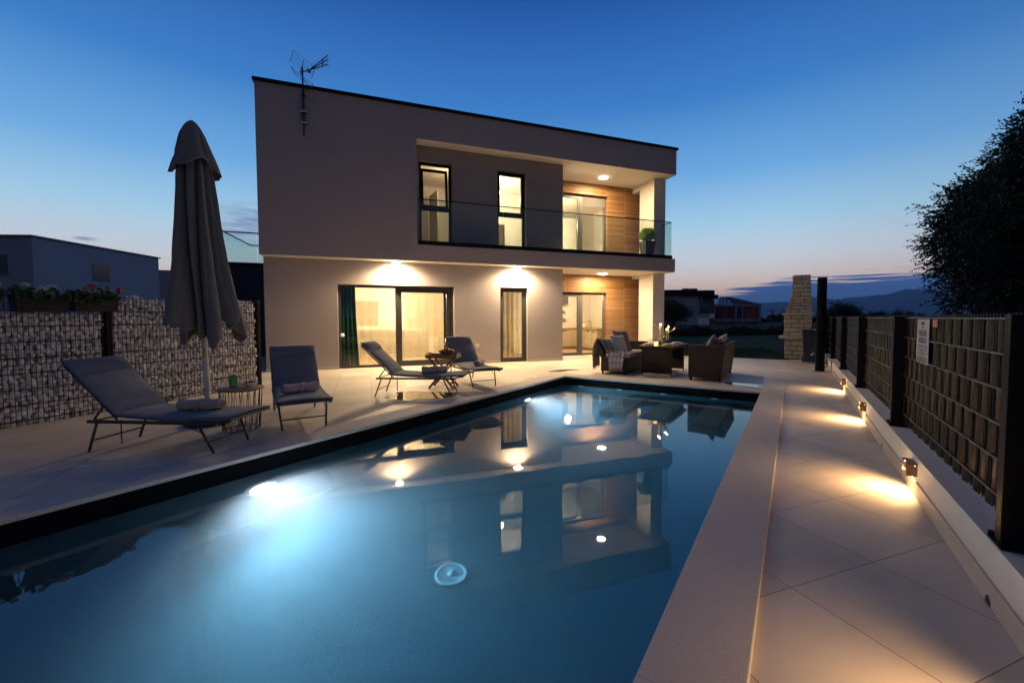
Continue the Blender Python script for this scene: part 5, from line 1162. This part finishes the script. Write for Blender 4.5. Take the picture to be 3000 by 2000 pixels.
# upstairs
dr=thing('room_door','half open pale door with a lever handle behind the tilted window','door',(2.3,14.2,FT+.02),R(100)); mb=MB(); mb.box(0,.85,-.02,.02,0,2.1); mb.build('leaf','beigecab',dr); mb=MB(); mb.tube([(.78,-.02,1.0),(.78,-.06,1.0),(.68,-.06,1.0)],.01,6); mb.build('handle','steel',dr)
df_=thing('doorway','dark doorway in a wooden frame at the back of the tilted-window room','doorway',(1.45,15.18,FT+.02)); mb=MB(); mb.box(-.45,-.36,-.03,0,0,2.1); mb.box(.36,.45,-.03,0,0,2.1); mb.box(-.36,.36,-.03,0,2.02,2.1); mb.build('frame','oak',df_); mb=MB(); mb.box(-.36,.36,-.012,-.002,0,2.02); mb.build('opening','darkcab',df_)
bd=thing('headboard','pale padded headboard behind the plain upper window','bed',(4.0,13.6,FT+.02)); mb=MB(); mb.box(-.75,.42,-.08,.08,.0,1.02); mb.build('headboard','pale' if 0 else 'beige',bd,bevel=.06); mb=MB(); mb.box(-.72,.40,.08,1.2,.15,.55); mb.build('mattress','ceramic',bd,bevel=.05)
wr=thing('wardrobe','pale wardrobe behind the upper glazed door','wardrobe',(7.4,16.2,FT+.02)); mb=MB(); mb.box(-.9,.9,-.3,.3,0,2.0); mb.build('carcass','roomwhite',wr,bevel=.005); 
for x in (-.3,.3): mb=MB(); mb.box(x-.004,x+.004,-.305,-.301,.05,1.95); mb.build('door_gap','beigecab',wr)
cu=thing('sheer_curtain','gathered curtain at the left of the upper glazed door','curtain',(0,0,0)); curtain('cloth','sheer',6.32,6.60,Y2+.42,FT+.03,5.7,cu,120,.03)

# ------------------------------------------------------------------ neighbouring buildings
lh=thing('grey_house','plain grey flat-roofed neighbouring house with dark windows behind the gabion wall','house',(0,0,0))
A=Vector((-21.03,38.26,0)); B=Vector((-17.86,48.31,0)); d=(B-A).normalized(); n=Vector((-d.y,d.x,0)); C=A+n*11; 
def prism(mb,pts,z0,z1): k=len(pts); mb.add([(p.x,p.y,z0) for p in pts]+[(p.x,p.y,z1) for p in pts],[(i,(i+1)%k,k+(i+1)%k,k+i) for i in range(k)]+[tuple(range(k,2*k)),tuple(range(k))[::-1]])
mb=MB(); prism(mb,[A,B,B+n*11,C],-.1,6.9); mb.build('wall','greyhouse',lh)
mb=MB(); prism(mb,[A-d*.12-n*.12,B+d*.12-n*.12,B+d*.12+n*11,C-d*.12],6.9,7.0); mb.build('roof','concrete',lh)
lw=[]
for (s0,s1,z0,z1) in ((4.16,5.56,4.40,5.68),(1.0,2.3,1.0,2.2)):
    mb=MB(T(A.x,A.y,0)@RZ(math.atan2(d.y,d.x))); mb.box(s0,s1,-.02+.0,-.005,z0,z1); w_=mb.build('window','anthr',lh); mb=MB(T(A.x,A.y,0)@RZ(math.atan2(d.y,d.x))); mb.box(s0-.04,s1+.06,-.08,-.004,z0-.05,z0-.002); mb.build('sill','concrete',w_)
    mb=MB(T(A.x,A.y,0)@RZ(math.atan2(d.y,d.x))); mb.box(s0+.06,s1-.06,-.026,-.0205,z0+.06,z1-.06); mb.build('pane','darkpane' if 'darkpane' in M else M.setdefault('darkpane',simple('dark_pane',(.01,.012,.016),.12)),w_)
mb=MB(T(A.x,A.y,0)@RZ(math.atan2(n.y,n.x))); mb.box(1.62,3.1,.005,.02,4.42,5.68); w_=mb.build('window','anthr',lh); mb=MB(T(A.x,A.y,0)@RZ(math.atan2(n.y,n.x))); mb.box(1.55,3.2,.0045,.07,4.36,4.418); mb.build('sill','concrete',w_)
nb=thing('dark_annex','dark blue-grey flat building with a glass roof-terrace railing between gabion wall and villa','building',(0,0,0))
mb=MB(); mb.box(-5.2,-2.6,17.4,24,0,3.22); mb.build('wall','navy',nb); mb=MB(); mb.box(-5.25,-2.55,17.34,24.1,3.22,3.32); mb.build('roof','black',nb)
mb=MB(); mb.box(-6.62,-5.203,17.9,24,0,3.02); mb.build('wall','greyhouse',nb)
for x0,x1 in ((-5.15,-3.6),(-3.58,-2.6)): mb=MB(); mb.box(x0,x1,17.45,17.462,3.32,4.36); mb.build('railing_glass','palerail' if 'palerail' in M else M.setdefault('palerail',glass('pale_glass',(.86,.93,.92,1),1.0)),nb)
mb=MB(); mb.box(-5.15,-2.6,17.44,17.475,4.36,4.395); mb.build('handrail','black',nb)
mb=MB(); mb.tube([(-6.5,23.5,5.6),(-5.1,23.5,4.85),(-2.6,23.5,4.85)],.03,5); mb.build('handrail','black',nb)
mb=MB(); mb.add([(-6.5,23.5,3.33),(-5.1,23.5,3.33),(-2.6,23.5,3.33),(-2.6,23.5,4.83),(-5.1,23.5,4.83),(-6.5,23.5,5.58)],[(0,1,4,5),(1,2,3,4)]); mb.build('railing_glass','palerail',nb,solid=.01)
# far modern house, oriented like the villa
def rayat(px,dist):   # world point at a horizontal camera depth
    l=(px-1525.3)/1236.6*dist; c,s=math.cos(R(YAW)),math.sin(R(YAW)); return Vector((l*c+dist*s,-l*s+dist*c,0))
def facing_prism(mb,px0,px1,d0,d1,z0,z1,depth):
    a=rayat(px0,d0); b=rayat(px1,d1); f=Vector((math.sin(R(YAW)),math.cos(R(YAW)),0)); prism(mb,[a,b,b+f*depth,a+f*depth],z0,z1)
H=lambda y,D_: CAMH+(931.8-y)/1236.6*D_
fh=thing('white_modern_house','distant white two-storey house with a dark flat roof and two roof boxes, beyond the lawn','house',(0,0,0)); D_=84
mb=MB(); facing_prism(mb,1900,2078,D_+2,D_,-1.5,H(866,D_),12); mb.build('wall','whitefar' if 'whitefar' in M else M.setdefault('whitefar',simple('far_white_render',(.42,.43,.46),.9,ns=2,var=.05)),fh)
mb=MB(); facing_prism(mb,1890,2092,D_+1,D_-1,H(866,D_),H(852,D_),13); mb.build('roof','black',fh)
mb=MB(); facing_prism(mb,1890,1999,D_+3,D_+2,H(852,D_),H(848,D_),9); mb.build('roof','black',fh)
for x0,x1 in ((2002,2018),(2024,2042)): mb=MB(); facing_prism(mb,x0,x1,D_+4,D_+4,H(852,D_),H(842,D_),1.2); mb.build('chimney','navy',fh)
mb=MB(); facing_prism(mb,2051,2077,D_-.5,D_-.5,H(918,D_),H(868,D_),.3); pn=mb.build('balcony_recess','darkpane',fh)
mb=MB()
for k in range(9): facing_prism(mb,2053+k*2.7,2054+k*2.7,D_-1,D_-1,H(904,D_),H(869,D_),.15)
mb.build('screen_slats','concrete',pn)
mb=MB(); facing_prism(mb,2048,2077,D_-1.3,D_-1.3,-1.5,H(933,D_),.3); mb.build('garage_door','ceramic',fh); mb=MB(); facing_prism(mb,2080,2093,D_-1,D_-1,H(933,D_),H(920,D_),.3); mb.build('garage_door','ceramic',fh)
mb=MB(); facing_prism(mb,2078,2092,D_+1,D_+1,-1.5,H(878,D_),9); mb.build('brick_wing','redbrick',fh)
mb=MB(); facing_prism(mb,2062,2103,D_-2,D_-2,H(878,D_),H(866,D_),11); mb.build('canopy_roof','black',fh)
# unfinished brick house
bh=thing('brick_shell_house','unfinished red brick house with bare roof timbers, far beyond the lawn','house',(0,0,0)); D_=96
mb=MB(); facing_prism(mb,2094,2227,D_,D_,-1.5,H(897,D_),12); mb.build('wall','redbrick',bh)
mb=MB(); facing_prism(mb,2092,2229,D_-.3,D_-.3,H(899,D_),H(894,D_),13); mb.build('ring_beam','concrete',bh); mb=MB(); facing_prism(mb,2092,2229,D_-.4,D_-.4,H(944,D_),H(934,D_),12.8); mb.build('floor_slab','concrete',bh)
for x0,x1,y0,y1 in ((2100,2117,933,902),(2136,2144,930,902),(2158,2172,950,904),(2176,2184,930,904)): mb=MB(); facing_prism(mb,x0,x1,D_-.35,D_-.35,H(y0,D_),H(y1,D_),.3); mb.build('window','darkpane',bh)
for x0,x1 in ((2153,2158),(2172,2176),(2223,2228)): mb=MB(); facing_prism(mb,x0,x1,D_-.5,D_-.5,-1.5,H(899,D_),.4); mb.build('concrete_post','concrete',bh)
mb=MB(); apl=rayat(2108,D_+6); apr=rayat(2137,D_+6); zt=H(869,D_); za=H(895,D_)
def q3(px,dd,z): v=rayat(px,dd); return (v.x,v.y,z)
for k in range(7):
    x=2092+k*7; mb.cyl(q3(x,D_-.3,za),q3(2108+k*3,D_+6,zt),.13,n=4)
for k in range(13): x=2140+k*7.4; tpx=2137; f=1-k/13*.98; mb.cyl(q3(x,D_-.3,za),q3(2137+(2231-2137)*(k/13),D_+6-0*k,za+(zt-za)*f),.10,n=4)
mb.cyl(q3(2108,D_+6,zt),q3(2137,D_+6,zt),.15,n=4); mb.cyl(q3(2137,D_+6,zt),q3(2232,D_-.3,za),.16,n=4); mb.cyl(q3(2104,D_+4,H(885,D_)),q3(2150,D_+4,H(885,D_)),.13,n=4)
for x in (2108,2118,2128): mb.cyl(q3(x,D_+5,za),q3(x,D_+5,H(874,D_)),.15,n=4)
mb.build('roof_timbers','concrete',bh)
mb=MB(); mb.add([q3(2122,D_+5.5,H(870,D_)),q3(2137,D_+5.9,H(870,D_)),q3(2229,D_,za+.2),q3(2150,D_,za+.2)],[(0,1,2,3)]); mb.build('roof_sheet','bark',bh,solid=.1)
# power pole, rail fence, far hedge
po=thing('power_pole','thin utility pole with wires before the mountains','pole',tuple(rayat(2261,110))); mb=MB(); mb.cyl((0,0,-1),(0,0,H(907,110)),.16,.11,n=8); mb.build('mast','bark',po)
mb=MB(); mb.cyl((-.9,.3,H(912,110)),(.9,-.3,H(912,110)),.06,n=4); mb.build('crossarm','bark',po)
mb=MB()
for k,(px0,px1,y0,y1) in enumerate(((1900,2260,929,912),(2261,2420,914,921),(2420,2760,921,919))):
    N=10; pts=[]
    for i in range(N+1): t_=i/N; px=px0+(px1-px0)*t_; v=rayat(px,110)-rayat(2261,110); pts.append((v.x,v.y,H(y0+(y1-y0)*t_,110)-.5*math.sin(PI*t_)))
    mb.tube(pts,.035,4)
mb.build('wire','bark',po)
rf=thing('rail_fence','low dark wooden rail fence along the far edge of the lawn','fence',(0,0,0)); mb=MB()
P0=rayat(1930,31); P1=rayat(2420,36)
for k in range(2):
    pass
for z in (.22,.42,.60): mb.cyl(P0+Vector((0,0,z)),P1+Vector((0,0,z)),.028,n=5)
mb.build('rails','bark',rf)
for k in range(12): p=P0.lerp(P1,k/11); mb=MB(); mb.box(p.x-.05,p.x+.05,p.y-.05,p.y+.05,-.05,.68); mb.build('post','bark',rf)

# ------------------------------------------------------------------ vegetation
def tree(name,label,base,h,blobs,leafm,nleaf,ls,seed,trunk_r=.2,group=None,spray=9,cat='tree'):
    rg=np.random.default_rng(seed); o=thing(name,label,cat,base,0,group); rnd=random.Random(seed)
    mb=MB(); tz=h*.35; mb.tube([(0,0,-.1),(rnd.uniform(-.1,.1),0,tz*.5),(rnd.uniform(-.2,.2),rnd.uniform(-.1,.1),tz),(0,0,h*.75)],trunk_r,9,rad=[trunk_r*1.25,trunk_r,trunk_r*.75,trunk_r*.25]); 
    for (cx,cy,cz,rx,ry,rz) in blobs:
        zz=max(h*.12,min(cz*.7,h*.6)); mb.tube([(0,0,zz),(cx*.45,cy*.45,(zz+cz)/2+.1),(cx,cy,cz)],.1,6,rad=[trunk_r*.5,trunk_r*.3,trunk_r*.1])
    mb.build('trunk','bark',o)
    B=np.array(blobs); vol=B[:,3]*B[:,4]*B[:,5]; vol=vol**.7; pr=vol/vol.sum()
    ns=nleaf//spray; bi=rg.choice(len(B),ns,p=pr); d=rg.normal(size=(ns,3)); d/=np.linalg.norm(d,axis=1)[:,None]; rr=rg.random(ns)**.42
    lump=1+.16*np.sin(d[:,0]*5+B[bi,0])*np.sin(d[:,2]*6+B[bi,2]); C=B[bi,:3]+d*B[bi,3:]*(rr*lump)[:,None]
    # twig direction outward and drooping; leaves along the twig
    tw=d*np.array([1,1,.45])+rg.normal(0,.45,(ns,3))+np.array([0,0,-.12]); tw/=np.linalg.norm(tw,axis=1)[:,None]; tl=rg.uniform(2.5,6,ns)*ls
    C2=np.repeat(C,spray,0)+np.repeat(tw*tl[:,None],spray,0)*np.tile(np.linspace(-.2,1,spray),ns)[:,None]; n=len(C2)
    A=np.repeat(tw,spray,0)+rg.normal(0,.6,(n,3)); A/=np.linalg.norm(A,axis=1)[:,None]; N=rg.normal(size=(n,3)); Bv=np.cross(A,N); Bv/=np.linalg.norm(Bv,axis=1)[:,None]; s=(ls*rg.uniform(.6,1.25,n))[:,None]
    V=np.empty((n*4,3)); V[0::4]=C2; V[1::4]=C2+A*s*.5+Bv*s*.24; V[2::4]=C2+A*s; V[3::4]=C2+A*s*.5-Bv*s*.24
    V=V[np.repeat((V[0::4,2]>.15),4)]
    npmesh('crown',V,np.arange(len(V)).reshape(-1,4),leafm,o)
    kk=np.arange(0,ns,2); P0_=C[kk]-tw[kk]*tl[kk][:,None]*.9; P1_=C[kk]+tw[kk]*tl[kk][:,None]*.95; wv=np.cross(tw[kk],rg.normal(size=(len(kk),3))); wv/=np.linalg.norm(wv,axis=1)[:,None]; wv*=ls*.07
    Vt=np.empty((len(kk)*3,3)); Vt[0::3]=P0_-wv; Vt[1::3]=P0_+wv; Vt[2::3]=P1_; Vt[:,2]=np.maximum(Vt[:,2],.1)
    npmesh('twigs',Vt,np.arange(len(Vt)).reshape(-1,3),'bark',o); return o
def blobset(rg,n,R_,zc,rz,r0,r1,flat=1):
    out=[]
    for _ in range(n):
        d=rg.normal(size=3); d/=np.linalg.norm(d); k=rg.random()**.4; r=rg.uniform(r0,r1); out.append((d[0]*R_*k,d[1]*R_*k,max(.4,zc+d[2]*rz*k),r,r,r*.7*flat))
    return out
rg=np.random.default_rng(11)
bt=rayat(2925+410,14.5)
bl=[]
c_,s_=math.cos(R(YAW)),math.sin(R(YAW))
def CW(l,d,z): return (l*c_+d*s_,-l*s_+d*c_,z)
for _ in range(46):
    q=rg.normal(size=3); q/=np.linalg.norm(q); k=rg.random()**.4; r=rg.uniform(1.0,1.6); bl.append(CW(q[0]*3.4*k-.3,q[1]*3*k+1.2,max(1.,4.8+q[2]*3.6*k))+(r,r,r*.75))
for (l,d,z,r) in ((-5.7,.2,2.0,.8),(-6.0,0,3.5,.8),(-5.9,.4,2.9,.7),(-5.4,0,4.8,.85),(-4.8,.3,5.8,.85),(-4.1,0,6.9,.85),(-3.2,.2,7.8,.85),(-2.3,0,8.6,.9),(-1.2,0,9.5,.8),(-1.9,0,9.2,.9),(-.9,.3,10.3,.9),(-2.9,0,8.5,.8),(-3.7,0,7.7,.7),(-5.2,-.3,1.2,.9),(-4.3,-.5,2.6,1.3),(-4.0,0,4.2,1.5),(-3.2,0,5.9,1.5),(-2.2,-.4,3.2,1.9),(-1.2,-.4,5.2,2.2),(-1.6,0,7.2,1.4),(-3.3,-.8,1.4,1.4),(-1.4,-1,1.8,1.6),(.4,-.8,3.4,2.2),(.6,0,6.5,2.2)):
    x,y,z=CW(l,d,z); bl.append((x,y,z,r,r,r*.75))
tree('broadleaf_tree','huge dark broadleaf tree towering over the black privacy fence',tuple(bt),10,bl,'leaf',400000,.125,21,.35,spray=14)
def small(name,label,px,depth,ybase,ytop,wpx,nl,ls,seed,group=None,zmin=None):
    b=rayat(px,depth); ht=H(ytop,depth); w=wpx/1236.6*depth/2; g=np.random.default_rng(seed); zc=ht*.55 if ht>2 else ht*.5
    bl=[]
    for _ in range(16):
        d=g.normal(size=3); d/=np.linalg.norm(d); k=g.random()**.5; r=w*g.uniform(.30,.48); bl.append((d[0]*w*.62*k,d[1]*w*.62*k,max(.3,zc+d[2]*(ht*.32)*k),r,r,r*.8))
    return tree(name,label,tuple(b),ht,bl,'darkleaf',nl,ls,seed,max(.06,w*.07),group)
grp='trees beyond the lawn and fence'
small('garden_tree','dark bushy tree in front of the distant white house, just right of the villa',1975,40,950,868,120,14000,.14,31,grp)
small('round_tree','dense round dark tree rising behind the black fence next to the shower',2474,48,950,884,98,16000,.16,32,grp)
small('young_tree','sparse young tree behind the fence, left of the two saplings',2575,44,950,905,36,2600,.12,33,grp)
small('young_tree','sparse young tree behind the fence, right sapling near the big tree',2630,42,950,903,40,2800,.12,34,grp)
small('young_tree','small dark shrub behind the fence near the rules board',2690,40,950,915,50,3000,.12,35,grp)
# far hedge and scrub as ground cover masses along the field
def hedge(name,pxa,pxb,da,db,ht,n,ls,seed,label=None):
    g=np.random.default_rng(seed); t_=g.random(n); px=pxa+(pxb-pxa)*t_; dd_=da+(db-da)*t_+g.uniform(-1,1,n)
    l=(px-1525.3)/1236.6*dd_; X=l*c_+dd_*s_; Y=-l*s_+dd_*c_; prof=ht*(.75+.25*np.sin(px*.05)+.15*np.sin(px*.17+1)+.08*np.sin(px*.4)); Z=g.random(n)**.8*prof
    C=np.stack([X,Y,Z],1); A=g.normal(size=(n,3)); A/=np.linalg.norm(A,axis=1)[:,None]; Bv=np.cross(A,g.normal(size=(n,3))); Bv/=np.linalg.norm(Bv,axis=1)[:,None]; V=np.empty((n*4,3)); V[0::4]=C-A*ls; V[1::4]=C+Bv*ls*.5; V[2::4]=C+A*ls; V[3::4]=C-Bv*ls*.5
    return tag(npmesh(name,V,np.arange(n*4).reshape(-1,4),'darkleaf'),kind='stuff')
hedge('field_scrub',1880,2440,33,37,.62,16000,.12,41); hedge('field_scrub',2440,3300,30,18,1.15,26000,.12,42); hedge('far_scrub',2180,3200,120,110,2.6,12000,.35,43)

# ------------------------------------------------------------------ haze
if 1:
    m=bpy.data.materials.new('evening_air'); m.use_nodes=True; t=NT(m.node_tree); out=t.n('ShaderNodeOutputMaterial'); pv=t.n('ShaderNodeVolumePrincipled'); pv.inputs['Color'].default_value=(.40,.64,1,1); pv.inputs['Density'].default_value=1.15e-4; t.l(pv.outputs[0],out.inputs['Volume']); M['air']=m
    mb=MB(); mb.box(-9300,9300,-9300,9300,-3.2,460); tag(mb.build('haze','air'),kind='stuff')
